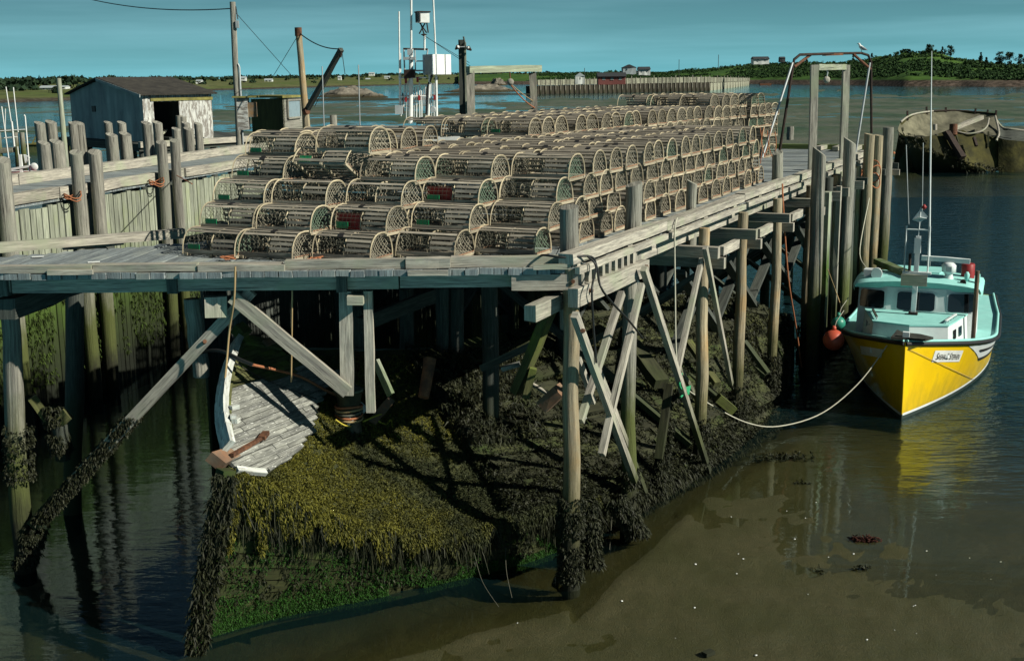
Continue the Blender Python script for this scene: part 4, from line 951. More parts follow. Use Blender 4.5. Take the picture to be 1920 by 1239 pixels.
def trap(p, label, near=True, yaw=0.0, roll=0.0, plate=False, red=False, net=None, tilt=0.0):
    NTRAP[0] += 1
    o = thing('lobster_trap', label, 'lobster trap', p, 0, 'stacked lobster traps')
    o.rotation_euler = (roll, tilt, TYAW+yaw)
    def pt(nm, me, loc=None, rot=None): c = link(nm, me, o, loc, rot); return c
    pt('base_frame', basem)
    for x in (-.455, .02, .455): pt('end_sill', sillm, (x+.02, 0, 0), (0, 0, R.uniform(-.02, .02)))
    for x, bm_ in ((-.488, bowe), (.02, bowm), (.488, bowe)): pt('bow', bm_, (x, 0, 0), (0, R.uniform(-.03, .03), 0))
    if near:
        for (y, z, a), me in LTF:
            if R.random() < .035: continue
            pt('lath', me, (R.uniform(-.012, .012), y, z+R.uniform(-.002, .002)), (a+R.uniform(-.05, .05), R.uniform(-.008, .008), R.uniform(-.012, .012)))
        pt('head_netting', R.choice(headm)); pt('door_netting', doorm)
        pt('end_netting', netd, (-.455, 0, 0), (0, 0, math.pi))
    else: pt('lath_cover', cover)
    pt('end_netting', net or R.choice((nets[0],)*5+(nets[3], nets[1], nets[2]) if near else (nets[0],)*6+(nets[2],)), (.475, 0, 0)); pt('lacing', lacem, (.485, 0, 0))
    if R.random() < .6: y_, z_, a_ = lath_tf(R.choice((.335, .375, .42))); pt('door_strap', strapm, (R.uniform(-.12, .06), y_, z_+.010), (a_, 0, R.uniform(-.3, .3)))
    if plate: pt('bait_plate', platem)
    if red: pt('red_board', redm)
    return o
ORD = ['first', 'second', 'third', 'fourth', 'fifth', 'sixth', 'seventh', 'eighth', 'ninth', 'tenth', 'eleventh', 'twelfth', 'thirteenth', 'fourteenth', 'fifteenth', 'sixteenth', 'seventeenth', 'eighteenth', 'nineteenth', 'twentieth', 'twenty-first', 'twenty-second']
TIER = ['bottom', 'second', 'third', 'fourth', 'fifth', 'sixth']
# right end of the front trap of each column, read where its foot meets the deck
Q = [onz(u, v, .0) for u, v in ((1007, 484), (856, 489), (700, 494), (555, 491), (441, 486))]
def tpos(c, back, tier, side=0.0):                     # centre of the trap whose right end is on column c, 'back' metres along the row
    p = Q[c] + E*(back+TW/2) + A*(TL/2+side); p.z = .006+tier*TZ; return p
STEP = .44
CN = ['rightmost', 'second', 'middle', 'fourth', 'leftmost']
CN2 = ['dock-edge column', 'column beside the edge', 'middle column', 'column beside the leftmost', 'leftmost column']
first_back = {}
for c in range(5):
    nt_ = 4 if c < 3 else 5
    for k in range(nt_):
        plate = (c == 4 and k < 5) or (c, k) in ((2, 1), (1, 1), (1, 2), (3, 3)); red = (c, k) in ((2, 1), (1, 2))
        ex = ' with green plate' if plate else ''
        if red: ex = ' with red board inside'
        lb = f'front trap in the {TIER[k]} tier of the {CN2[c]}{ex}'
        kw = dict(yaw=j(.035), roll=j(.015), plate=plate, red=red)
        p = tpos(c, k*STEP+j(.03), k, j(.03))
        if (c, k) == (3, 3): kw.update(roll=-.55); p += E*.1+UP*.12; lb = 'lobster trap tipped over on its back between the fourth-tier traps at the left'
        if (c, k) == (3, 4): p += UP*.10-E*.12+N*.35
        trap(p, lb, True, **kw)
    first_back[c] = 0
for c in range(1, 5):                                  # the next rows behind the front face, seen through the laths
    for k in range(3 if c < 3 else 4):
        for r in (1, 2):
            trap(tpos(c, k*STEP+r*.68+j(.03), k, j(.04)), f'trap in row {"two" if r == 1 else "three"} behind the face, {TIER[k]} tier of the {CN2[c]}', False, j(.03))
# the long rows along the dock edge: positions of the round ends in the photograph
ROWS = {3: (1124, 1153, 1182, 1216, 1239, 1263, 1286, 1304, 1326, 1347, 1370, 1391, 1410), 2: (1106, 1136, 1166, 1195, 1228, 1253, 1274, 1295, 1315, 1336, 1359, 1379, 1400, 1416),
        1: (1089, 1118, 1155, 1189, 1216, 1241, 1266, 1289, 1311, 1331, 1353, 1371, 1390, 1407, 1418), 0: (1074, 1101, 1135, 1164, 1192, 1220, 1247, 1274, 1298, 1318, 1342, 1361, 1382, 1401, 1412, 1428)}
def back_at(u, tier, c=0, side=0.0):
    a, b = -2.0, 40.0
    for _ in range(36):
        m_ = (a+b)/2
        if proj(Q[c]+E*(m_+TW/2)+A*side+UP*(tier*TZ+.15))[0] < u: a = m_
        else: b = m_
    return a
for k, us in ROWS.items():
    last = k*STEP
    for i, u in enumerate(us):
        b = max(back_at(u, k), last+TW+.012); last = b; jit = j(.035)
        trap(tpos(0, b, k, jit), f'{ORD[i+1]} trap from the near end, {TIER[k]} tier of the dock-edge row', b < 7.5, j(.03), j(.01))
# tops of the other columns
for c in (1, 2):
    b = 3*STEP; i = 1
    while b < 12.6:
        b += R.uniform(.63, .86); trap(tpos(c, b, 3, j(.05)), f'{ORD[i]} trap behind the front one, top tier of the {CN2[c]}', b < 5, j(.04), j(.012)); i += 1
for c in (3, 4):
    b = 4*STEP if c == 4 else 4*STEP+.1; i = 1
    while b < 4.4:
        b += R.uniform(.64, .80); trap(tpos(c, b, 4, .45 if c == 3 else .5), f'{ORD[i]} trap behind the front one, fifth tier of the {CN2[c]}', True, j(.12), j(.05)); i += 1
# under them
for c in (3, 4):
    b = 3*STEP; i = 1
    while b < (9.5 if c == 3 else 5.6):
        b += R.uniform(.64, .78); trap(tpos(c, b, 3, .25 if c == 4 else .05), f'{ORD[i]} fourth-tier trap beneath the fifth tier of the {CN2[c]}', False, j(.04), 0); i += 1
# the raised block further back, its rows turned a little more to the camera
def block(p0, ang, row, col, z, yawj=.05):
    e2 = Vector((math.sin(ang), math.cos(ang), 0)); a2 = Vector((-e2.y, e2.x, 0)); p = p0+e2*row+a2*(col+TL/2); p.z = z; return p
P2 = at(1004, 245, 26.2); P2.z = 0; A2 = math.radians(29.5)
row = 0.0
for i in range(16):
    for c, nm in ((0, 'front'), (1, 'second'), (2, 'farthest')):
        trap(block(P2, A2, row+j(.05), c*1.08+j(.08), .006+4*TZ), f'{ORD[i]} trap from the near end, {nm} row of the raised fifth tier', i < 7 and c == 0, EA-A2+j(.06), j(.03), plate=(i, c) == (0, 0))
    trap(block(P2, A2, row-.3, -.05+j(.05), .006+3*TZ), f'{ORD[i]} trap from the near end, fourth-tier row under the raised block', False, EA-A2+j(.05), 0)
    row += R.uniform(.63, .74)
# the stack at the far end of the wharf
P3 = at(1345, 230, 36.6); P3.z = 0; A3 = math.radians(34)
for i in range(8):
    for k in range(6):
        if i < 6 and k < 3: continue
        for c, nm in ((0, 'bay side'), (1, 'inner side')) + (((2, 'innermost side'),) if k == 5 else ()):
            if k == 5 and i > 5: continue
            if c == 1 and k < 4: continue
            trap(block(P3, A3, i*.66+j(.06)-(5-k)*.05, c*1.08+j(.08), .006+k*TZ*.97), f'{ORD[i]} trap from the left, {TIER[k]} tier, {nm} of the far end stack', False, EA-A3+j(.08), j(.02))
# ------------------------------------------------------------------ the yellow lobster boat
M['yellow'] = surf('yellow_hull_paint', ((.82, .55, .003), (.74, .49, .004)), (1, 1, .35), 2.2, 'Object', .32, .03, .02, peel=((.42, .29, .03), (2.5, 2.5, .5), 3.0, .70), coat=.25, mid=False, tide=((WATER-.1, WATER+.75, (.46, .33, .02)),))
M['turq'] = surf('turquoise_deck_paint', ((.30, .66, .62), (.24, .56, .53)), (1, 1, 1), 4, 'Object', .55, .05, .03, blot=(.27, .58, .55), mid=False)
M['bwhite'] = surf('boat_white_paint', ((.66, .72, .72), (.56, .62, .63)), (1, 1, 1), 3, 'Object', .45, .03, .03, mid=False)
M['bottom'] = flat('dark_bottom_paint', (.02, .035, .03), .6)
BO = onz(1690, 786, WATER); HD = math.radians(22)
fwd = Vector((-math.sin(HD), -math.cos(HD), 0)); BRZ = math.atan2(fwd.y, fwd.x)
BT_ = thing('lobster_boat', 'yellow lobster boat with turquoise deck and white wheelhouse moored by the wharf', 'boat', BO, BRZ)
BM = Matrix.Translation(BO) @ Matrix.Rotation(BRZ, 4, 'Z'); BMI = BM.inverted()
def sh_b(s): return max(.0, 1.86*(1-(1-min(s/4.4, 1))**2.3)) * (1 if s < 8 else 1-.03*(s-8))
def sh_z(s): return 1.74-.17*s+.0095*s*s
def wl_b(s): return max(.0, 1.68*(1-(1-min(s/6.4, 1))**1.75))
def hull(s, z, side):
    zs = sh_z(s); k = max(0, min(1, z/zs)); b = wl_b(s)+(sh_b(s)-wl_b(s))*k**1.25
    if z < 0: b *= max(0, 1+z/.7)**.5
    return Vector((-s+.10*k*(1-min(s, 1)), side*b, z))
SS = [0, .08, .2, .4, .7, 1.1, 1.5, 1.9, 2.3, 2.7, 3.1, 3.5, 3.9, 4.2, 4.5, 5, 5.6, 6.2, 6.8, 7.4, 8, 9.5, 11]
def band(nm, mat, f0, f1, n):
    m = MB()
    for sd in (1, -1):
        rows = []
        for s in SS:
            z0, z1 = f0(s), f1(s); rows.append([hull(s, lerp(z0, z1, i/(n-1)), sd) for i in range(n)])
        m.grid(rows if sd > 0 else [r[::-1] for r in rows])
    m.grid([[hull(11, lerp(f0(11), f1(11), i/(n-1)), sd) for i in range(n)] for sd in (1, -1)])
    return m.build(nm, mat, BT_)
MB().tube([(.09, 0, 1.72), (.05, 0, .9), (.0, 0, .12)], .022, 6).build('stem_bar', M['yellow'], BT_); MB().tube([(.0, 0, .12), (-.02, 0, -.5)], .022, 6).build('stem_foot', M['bottom'], BT_)
band('hull', M['yellow'], lambda s: sh_z(s), lambda s: .13+.01*s, 12)
band('boot_stripe', M['bwhite'], lambda s: .13+.01*s, lambda s: .075+.01*s, 2)
band('bottom', M['bottom'], lambda s: .075+.01*s, lambda s: -.6, 6)
for sd in (1, -1):
    MB().tube([hull(s, sh_z(s)-.03, sd)+Vector((0, sd*.015, 0)) for s in SS], .045, 8).build('rub_rail', M['black'], BT_)
    MB().tube([hull(s, sh_z(s), sd)+Vector((0, -sd*.05, .03)) for s in SS[1:]], .035, 8).build('toe_rail', M['turq'], BT_)
MB().grid([[hull(s, sh_z(s), sd)*1+Vector((0, -sd*.02, -.02+.04*(1-abs(sd)))) if abs(sd) == 1 else Vector((-s, sd*sh_b(s), sh_z(s)-.02+.04*(1-abs(sd)))) for sd in (1, .5, 0, -.5, -1)] for s in SS]).build('foredeck', M['turq'], BT_)
MB().box((-.08, 0, 1.80), .14, .14, .28).build('stem_post', M['bwhite'], BT_)
# trunk cabin
TK = [(-.85, .0), (-1.10, .84), (-2.66, 1.20), (-2.66, -1.20), (-1.10, -.84)]
zt_, zd = 1.90, 1.2
m = MB()
for a, b in zip(TK, TK[1:]+TK[:1]): m.poly([(a[0], a[1], zd), (a[0]-.05, a[1]*.95, zt_), (b[0]-.05, b[1]*.95, zt_), (b[0], b[1], zd)])
tk = m.build('trunk_cabin', M['bwhite'], BT_)
MB().prism([(a[0]-.04, a[1]*.97, zt_) for a in TK], UP*.035).build('trunk_roof', M['turq'], BT_)
def pane(nm, mat, P, dep, parent):                      # rounded pane through four corners
    P = [Vector(p) for p in P]; c = sum(P, Vector())/4; pts = []
    for i in range(4):
        a, b, d = P[i], P[(i+1) % 4], P[(i-1) % 4]
        pts += [a+(d-a)*.14, a+(d-a)*.04+(b-a)*.03, a+(b-a)*.10]
    nrm = (P[1]-P[0]).cross(P[3]-P[0]).normalized()*dep
    return MB().prism([p+nrm*.15 for p in pts], nrm).build(nm, mat, parent)
for sd in (1, -1):
    d_ = Vector((-1.56, .36*sd, 0)).normalized(); o_ = Vector((-1.10, .84*sd, 0))
    for f0, f1 in ((.40, .68), (.86, 1.14)):
        a, b = o_+d_*f0, o_+d_*f1; inn = Vector((-.02, -.022*sd, 0))
        P = [a+UP*1.52+inn, b+UP*1.52+inn, b+UP*1.74+inn*1.5, a+UP*1.74+inn*1.5]
        pane('port_window', M['glass'], P if sd > 0 else P[::-1], -.02 if sd > 0 else -.02, BT_)
    h0, h1 = Vector((-1.3, .74*sd, zt_+.10)), Vector((-2.2, .92*sd, zt_+.10))
    hr = MB().beam(h0, h1, .045, .03).build('hand_rail', M['bwhite'] if sd > 0 else M['timber_dark'], BT_)
    for f in (0, .25, .5, .75, 1): q_ = h0.lerp(h1, f); MB().beam(q_-UP*.09, q_, .035, .05).build('foot', M['bwhite'], hr)
# wheelhouse
BEF = set(BT_.children)
WF, WB_, WZ = -3.35, -6.0, 2.47
FRP = [(-3.55, 1.5), (-3.35, .75), (-3.35, -.75), (-3.55, -1.5)]   # plan of the front, slightly faceted
m = MB()
for a, b in zip(FRP, FRP[1:]): m.poly([(a[0], a[1], 1.2), (a[0]-.22, a[1]*.98, WZ), (b[0]-.22, b[1]*.98, WZ), (b[0], b[1], 1.2)])
for sd in (1, -1):
    m.poly([(-3.55, 1.5*sd, 1.0), (-3.77, 1.47*sd, WZ), (WB_, 1.47*sd, WZ), (WB_, 1.5*sd, 1.05), (-3.55, 1.5*sd, 1.15)])
m.poly([(WB_, 1.5, 1.05), (WB_, -1.5, 1.05), (WB_, -1.47, WZ), (WB_, 1.47, WZ)])
m.build('wheelhouse', M['bwhite'], BT_)
def fw_pt(y, z):                                       # point on the front wall
    ay = abs(y); x = -3.35 if ay < .75 else -3.35-.2*(ay-.75)/.75
    return Vector((x-.22*(z-1.0)/(WZ-1.0)+.004, y, z))
for y0, y1 in ((1.36, .62), (.47, -.47), (-.66, -1.36)):
    P = [fw_pt(y0, 1.95), fw_pt(y1, 1.95), fw_pt(y1*.99, 2.37), fw_pt(y0*.99, 2.37)]
    if y0 > 1: P = [fw_pt(1.43, 1.95), fw_pt(.79, 1.95), fw_pt(.79, 2.37), fw_pt(1.41, 2.37)]
    if y0 < -.5: P = [fw_pt(-.79, 1.95), fw_pt(-1.43, 1.95), fw_pt(-1.41, 2.37), fw_pt(-.79, 2.37)]
    nrm = (P[1]-P[0]).cross(P[3]-P[0]).normalized()
    sgn = -1 if nrm.x < 0 else 1
    fr_ = [p + (p-sum(P, Vector())/4)*.09 for p in P]
    wdw = pane('window', M['bwhite'], fr_, .014*sgn, BT_); pane('pane', M['glass'], P, .024*sgn, wdw)
for sd in (1, -1):
    P = [Vector((-4.1, 1.49*sd, 1.75)), Vector((-5.4, 1.49*sd, 1.75)), Vector((-5.4, 1.48*sd, 2.3)), Vector((-4.1, 1.48*sd, 2.3))]
    pane('side_window', M['glass'], P, .02*(-1 if sd > 0 else 1), BT_)
rf = MB(); prof = [(1.62, 0), (1.58, .07), (1.2, .13), (.6, .18), (0, .2)]
rows = []
for x_, dz_ in ((-3.42, -.03), (-3.55, .01), (-4.2, .06), (-5.0, .03), (-5.5, -.05)):
    k = 1 if x_ < -3.5 else .97
    rows.append([Vector((x_-(.14*abs(y)/1.6 if x_ > -4 else 0), y*k, WZ+h+dz_)) for y, h in ([(p[0], p[1]) for p in prof]+[(-p[0], p[1]) for p in prof[-2::-1]])])
rf.grid(rows); rf.poly([r for r in rows[0]]+[Vector((rows[0][-1].x-.05, -1.55, WZ-.05)), Vector((rows[0][0].x-.05, 1.55, WZ-.05))][::1])
for e_ in (0, -1): rf.grid([[r[e_] for r in rows], [r[e_]-UP*.10 for r in rows]])
rf.build('wheelhouse_roof', M['turq'], BT_)
MB().prism([(-4.3, .5, WZ+.2), (-5.3, .7, WZ+.2), (-5.3, -.7, WZ+.2), (-4.3, -.5, WZ+.2)], UP*.07).build('roof_hatch', M['turq'], BT_)
# gear on the roof
MB().lathe([(.17, 0), (.13, .06), (.09, .18), (.10, .2), (.18, .24), (.19, .40), (.13, .46), (.05, .47)], (-4.0, .75, WZ+.12), 16).build('radar_pedestal', M['bwhite'], BT_)
rs_ = MB().beam((-4.02, .05, WZ+.66), (-3.98, 1.25, WZ+.62), .13, .11).build('radar_scanner', M['bwhite'], BT_)
MB().box((-3.81, .75, WZ+.44), .02, .14, .12).build('radar_plate', M['galv'], BT_)
MB().lathe([(.17, 0), (.175, .02), (.17, .34), (.15, .36)], (-4.5, 1.2, WZ+.14), 14).build('red_can', M['redpaint'], BT_)
for y in (1.2, 1.46): MB().lathe([(.06, 0), (.065, .18), (.03, .24)], (-3.95, y, WZ+.14), 12).build('horn', M['turq'], BT_)
MB().lathe([(.075, 0), (.08, .1)], (-3.75, 1.12, WZ+.16), 12, 'X').build('vent_pipe', M['ironk'], BT_)
sl = MB().lathe([(.04, -.16), (.12, -.06), (.15, .05), (.14, .06)], (-3.85, -1.05, WZ+.26), 14, 'X').build('spot_light', M['bwhite'], BT_); MB().tube([(-3.8, -1.0, WZ+.05), (-3.8, -1.0, WZ+.15)], .02, 6).build('stalk', M['galv'], sl)
MB().box((-4.15, -1.2, WZ+.2), .3, .4, .22).build('roof_box', M['bwhite'], BT_)
pk = MB().beam((-5.2, -1.2, WZ+.36), (-3.7, -.15, WZ+.27), .22, .14).build('roof_plank', M['sheath'], BT_)
MB().tube([(-3.25, 1.46, 1.25), (-3.33, 1.46, 2.98)], .055, 12).build('exhaust_stack', surf('brown_pipe', ((.14, .105, .07), (.07, .05, .035)), (1, 1, .3), 6), BT_)
MB().lathe([(.1, 0), (.1, .03)], (-3.25, 1.46, 1.33), 12).build('stack_collar', M['ironk'], BT_)
# mast with its cross board
ms = MB().beam((-3.05, -.02, 1.92), (-3.12, 0, 3.75), .12, .10, up=(1, 0, 0)).build('mast', M['bwhite'], BT_)
MB().beam((-2.99, -.36, 2.74), (-2.99, .28, 2.74), .04, .26).build('cross_board', M['timber'], ms)
MB().beam((-3.1, -.34, 2.90), (-3.1, .36, 2.90), .16, .05).build('cross_shelf', M['bwhite'], ms)
MB().box((-3.05, -.02, 1.96), .2, .22, .06).build('mast_foot', M['ironk'], ms)
for y, h in ((-.30, 3.98), (.27, 3.98)): MB().tube([(-3.1, y, 2.9), (-3.1, y, h)], .02, 6).build('frame_pole', M['bwhite'], BT_)
MB().tube([(-3.1, -.30, 3.9), (-3.1, .27, 3.9)], .018, 6).build('frame_bar', M['bwhite'], BT_)
MB().box((-3.0, .0, 3.55), .08, .16, .34).build('mast_lamp', M['bwhite'], BT_); MB().tube([(-3.03, -.17, 2.95), (-3.03, -.17, 3.35)], .035, 8).build('dark_tube', M['ironk'], BT_)
m = MB(); c_ = Vector((-3.1, .02, 4.22))
m.poly([c_+Vector((0, -.19, -.1)), c_+Vector((0, .0, -.16)), c_+Vector((0, .0, .16))]); m.poly([c_+Vector((0, .19, -.02)), c_+Vector((0, 0, .16)), c_+Vector((0, .0, -.16))]); m.prism([c_+Vector((0, -.17, -.1)), c_+Vector((0, .16, -.06)), c_+Vector((.14, 0, -.02))], UP*.01)
m.build('radar_reflector', M['bwhite'], BT_); MB().tube([(-3.1, 0, 3.7), (-3.1, .02, 4.4)], .014, 6).build('reflector_rod', M['bwhite'], BT_)
MB().lathe([(.02, -.06), (.07, 0), (.02, .06)], (-3.1, .1, 4.42), 10).build('mast_lantern', M['redpaint'], BT_)
for ob in set(BT_.children)-BEF: ob.location.x += .85; ob.scale.y = .90
wa = at(1742, 500, 28.8); wb = at(1747, 96, 28.8)
MB().tube([BMI @ wa, BMI @ wa.lerp(wb, .55), BMI @ wb], [.026, .02, .008], 8).build('whip_antenna', M['bwhite'], BT_)
for a_, b_ in (((1729, 400), (1731, 268)), ((1704, 420), (1699, 272))):
    MB().tube([BMI @ at(*a_, 29.6), BMI @ at(*b_, 29.6)], .011, 5).build('thin_antenna', M['galv'], BT_)
MB().tube([BMI @ p for p in curve_pts([at(1726, 531, 28.7), at(1734, 545, 28.6), at(1745, 560, 28.6), at(1752, 562, 28.6), at(1760, 548, 28.7)], 10)], .014, 5).build('cable', M['rope_w'], BT_)
m = MB(); prs = [(1670, 636), (1682, 622), (1695, 627), (1725, 630), (1750, 636), (1735, 640), (1700, 637)]
for a_ in prs: pass
tp_ = [BMI @ onp(u, v, BO+Vector((0, 0, 1.78)), UP) for u, v in prs]
MB().prism(tp_, UP*.05).build('tarpaulin', surf('dark_tarpaulin', ((.05, .055, .045), (.02, .02, .018)), (1, 1, 1), 6, 'Object', .9, .5), BT_)
# find where a column and row of the photograph meets the hull
def on_hull(u, v, side=1):
    best = (1e9, 0, 0)
    for s0, s1, z0, z1, n in ((0, 6, .1, 1.7, 26), (None, .3, None, .08, 13), (None, .03, None, .012, 11)):
        if s0 is None: s0, s1 = max(0, best[1]-s1), best[1]+s1; z0, z1 = best[2]-z1, best[2]+z1
        best = (1e9, best[1], best[2])
        for i in range(n):
            for k in range(n):
                s = lerp(s0, s1, i/(n-1)); z = lerp(z0, z1, k/(n-1)); q_ = proj(BM @ hull(s, z, side)); e = (q_[0]-u)**2+(q_[1]-v)**2
                if e < best[0]: best = (e, s, z)
    return best[1], best[2]
def patch(nm, mat, corners, off, side=1, n=24, parent=None):
    c_ = [on_hull(u, v, side) for u, v in corners]; rows = []
    for i in range(n):
        f = i/(n-1); r = []
        for k in range(4):
            g = k/3; s = lerp(lerp(c_[0][0], c_[1][0], f), lerp(c_[3][0], c_[2][0], f), g); z = lerp(lerp(c_[0][1], c_[1][1], f), lerp(c_[3][1], c_[2][1], f), g)
            r.append(hull(s, z, side)+Vector((off*.3, side*off, 0)))
        rows.append(r)
    o = MB().grid(rows).build(nm, mat, parent or BT_); return o, c_
pc0, pc3 = on_hull(1815, 648), on_hull(1834, 671)
def flank(nm, mat, g0, g1, f0, off):
    rows = []
    for i in range(26):
        f = lerp(f0, 1, i/25); r = []
        for k in range(4):
            g = lerp(g0, g1, k/3); sA = lerp(pc0[0], pc3[0], g); s = lerp(sA, 7.4, f); zA = lerp(pc0[1], pc3[1], g); dz_ = sh_z(sA)-zA
            r.append(hull(s, sh_z(s)-dz_*lerp(1, .92, f), 1)+Vector((off*.4, off, 0)))
        rows.append(r)
    return MB().grid(rows).build(nm, mat, BT_)
flank('flank_panel', M['bwhite'], 0, 1.0, 0, .012); flank('flank_stripe', M['black'], .36, .56, .06, .024); flank('flank_stripe', M['black'], .98, 1.2, .0, .024)
nb, nc = patch('name_board', M['white'], ((1753, 657), (1806, 657), (1798, 678), (1746, 679)), .008)
patch('name_board', M['white'], ((1613, 648), (1656, 655), (1653, 671), (1616, 664)), .008, -1)
fc_ = bpy.data.curves.new('name_text', 'FONT'); fc_.body = 'Sasha & Stephen'; fc_.shear = .22; fc_.size = 1; fc_.small_caps_scale = .78; fc_.offset = .004
for ch in fc_.body_format: ch.use_small_caps = True
to = bpy.data.objects.new('tmp', fc_); COL.objects.link(to); dg = bpy.context.evaluated_depsgraph_get(); me = bpy.data.meshes.new_from_object(to.evaluated_get(dg)); bpy.data.objects.remove(to)
xs_ = [v.co.x for v in me.vertices]; ys_ = [v.co.y for v in me.vertices]; X0, X1, Y0, Y1 = min(xs_), max(xs_), min(ys_), max(ys_)
for v in me.vertices:
    f = .08+.84*(v.co.x-X0)/(X1-X0); g = .80-.60*(v.co.y-Y0)/(Y1-Y0)
    s = lerp(lerp(nc[0][0], nc[1][0], f), lerp(nc[3][0], nc[2][0], f), g); z = lerp(lerp(nc[0][1], nc[1][1], f), lerp(nc[3][1], nc[2][1], f), g)
    v.co = hull(s, z, 1)+Vector((.005, .016, 0))
me.materials.clear(); me.materials.append(M['black']); link('name_lettering', me, nb)
# fenders, held between boat and wharf
def ball(nm, lb, c, r, mat):
    o = thing(nm, lb, 'buoy', c)
    MB().lathe([(r*math.sin(math.pi*i/12)+.001, -r*math.cos(math.pi*i/12)) for i in range(13)], (0, 0, 0), 20).build('ball', mat, o)
    MB().lathe([(.05, 0), (.055, .05), (.03, .1)], (0, 0, r*.96), 10).build('neck', mat, o); MB().tube([(0, 0, r), (.05, 0, r+.2), (.25, .15, r+.42)], .012, 5).build('lanyard', M['rope_w'], o)
ball('fender_buoy', 'green round fender buoy at the bow rail of the yellow boat', at(1572, 606, 28.4), .165, flat('green_vinyl', (.03, .24, .17), .4, .03))
ball('fender_buoy', 'big orange-red round fender buoy hanging below the green one', at(1563, 637, 28.0), .245, flat('orange_vinyl', (.42, .075, .04), .45, .03))
# ------------------------------------------------------------------ the hulk lying under the wharf
M['hullside'] = surf('hulk_side', ((.052, .06, .02), (.02, .025, .010)), (1.2, 10, 1), 1.6, 'UV', .9, .8, .2, blot=(.03, .055, .010))
M['greyplank'] = surf('bleached_planks', ((.29, .30, .275), (.11, .115, .105)), (2, 30, 1), 1.6, 'UV', .9, .6, .22, peel=((.62, .64, .60), (5, 30, 1), 1.6, .60))
M['mossplank'] = surf('mossy_planks', ((.10, .105, .04), (.05, .055, .022)), (2, 20, 1), 1.6, 'UV', .9, .6, .25, blot=(.14, .19, .03))
M['weedbed'] = surf('weed_bed', ((.05, .055, .018), (.025, .03, .012)), (1, 1, 1), 5, 'Object', .95, .8, .1)
M['driedpaint'] = surf('flaking_white_paint', ((.60, .63, .60), (.40, .43, .40)), (2, 20, 1), 1.5, 'UV', .85, .4, .06, peel=((.26, .25, .22), (3, 14, 1), 1.8, .56))
M['endrust'] = surf('rusty_timber_end', ((.24, .13, .075), (.16, .12, .085)), (1, 1, 1), 7, 'Object', .9, .5)
M['weedwood'] = surf('weedy_wreck_wood', ((.042, .045, .022), (.016, .018, .010)), (2, 14, 1), 1.4, 'UV', .9, .7, .3, blot=(.028, .038, .012))
HK = thing('sunken_hulk', 'sunken wooden hulk heeled under the wharf, bow bare and deck weed-covered', 'wreck', (0, 0, 0))
g0, g2, f2 = at(428, 872, 15.45), at(700, 985, 16.5), at(440, 640, 18.4)
pn = (g2-g0).cross(f2-g0).normalized()
if pn.z < 0: pn = -pn
def onb(u, v, lift=0.0): return onp(u, v, g0, pn) + pn*lift           # on the plane of the bow deck
G = [g0, onb(520, 922), g2, at(860, 992, 17.2), at(1020, 948, 18.1), at(1130, 930, 19.1), at(1215, 905, 20.3), at(1320, 850, 22.7), at(1400, 795, 25.1), at(1475, 745, 28.2)]
F = [g0+UP*.01, onb(411, 760), f2, at(600, 650, 20.4), at(850, 645, 22.8), at(1050, 592, 24.6), at(1180, 560, 26), at(1290, 548, 27.4), at(1400, 560, 29), at(1490, 600, 31)]
NS = 64
Gc, Fc = curve_pts(G, NS), curve_pts(F, NS)
def dk(s, wv, lift=0.0):                               # deck of the hulk: s from the bow, wv from the low side
    t = s*(NS-1); k = min(int(t), NS-2); f = t-k
    a = Gc[k].lerp(Gc[k+1], f); b = Fc[k].lerp(Fc[k+1], f); p = a.lerp(b, wv)
    if s > .35: p.z -= .35*math.sin(math.pi*wv)*min(1, (s-.35)*4)
    p.z += .05*fbm(p.x*1.1, p.y*1.1, 3)*(1 if s > .22 else .2) + lift; return p
MB().grid([[dk(i/90, k/16, -.05) for k in range(17)] for i in range(91)]).build('deck_bed', M['weedbed'], HK)
MB().grid([[Fc[i]-UP*.02 for i in range(3, NS)], [Fc[i]+Vector((.1, .2, -2.0)) for i in range(3, NS)], [Fc[i]+Vector((.2, .4, -4.2)) for i in range(3, NS)]]).build('far_side', M['timber_dark'], HK)
# near side: strakes from gunwale to the mud
Bq = [onz(u, v, WATER-.15) for u, v in ((366, 1218), (520, 1172), (700, 1135), (860, 1098), (1000, 1062), (1130, 1000), (1240, 935), (1330, 885), (1410, 830), (1490, 775))]
Bc = curve_pts(Bq, NS)
def side(s, f, out=0.0):
    t = s*(NS-1); k = min(int(t), NS-2); g = t-k
    a = Gc[k].lerp(Gc[k+1], g); b = Bc[k].lerp(Bc[k+1], g); p = a.lerp(b, f); d = Vector((.5, -.85, 0)); bul = math.sin(math.pi*f)*.10-.02+out
    return p + d*bul
MB().grid([[side(i/50, k/8, -.09) for k in range(9)] for i in range(51)]).build('side_backing', M['weedbed'], HK)
NST = 11
for k in range(NST):
    s0 = 0.004
    while s0 < .98:
        s1 = min(.985, s0+R.uniform(.22, .40)); n_ = 14; o_ = R.uniform(-.012, .014); fa, fb2 = (k+.04)/NST, (k+.94)/NST
        rows = [[side(lerp(s0, s1-.004, i/(n_-1)), f_, o_+dd) for f_, dd in ((fa, -.06), (fa, 0), (fb2, 0), (fb2, -.06))] for i in range(n_)]
        m = MB(); kk = m.add([p for r in rows for p in r]); l = 0; of = R.random()*9
        for i in range(n_-1):
            l2 = l+(rows[i+1][1]-rows[i][1]).length
            for q_ in range(3): m.face((kk+i*4+q_, kk+i*4+q_+1, kk+(i+1)*4+q_+1, kk+(i+1)*4+q_), [(of+l, of+q_*.12), (of+l, of+q_*.12+.12), (of+l2, of+q_*.12+.12), (of+l2, of+q_*.12)])
            l = l2
        m.build('strake', M['hullside'], HK)
        s0 = s1
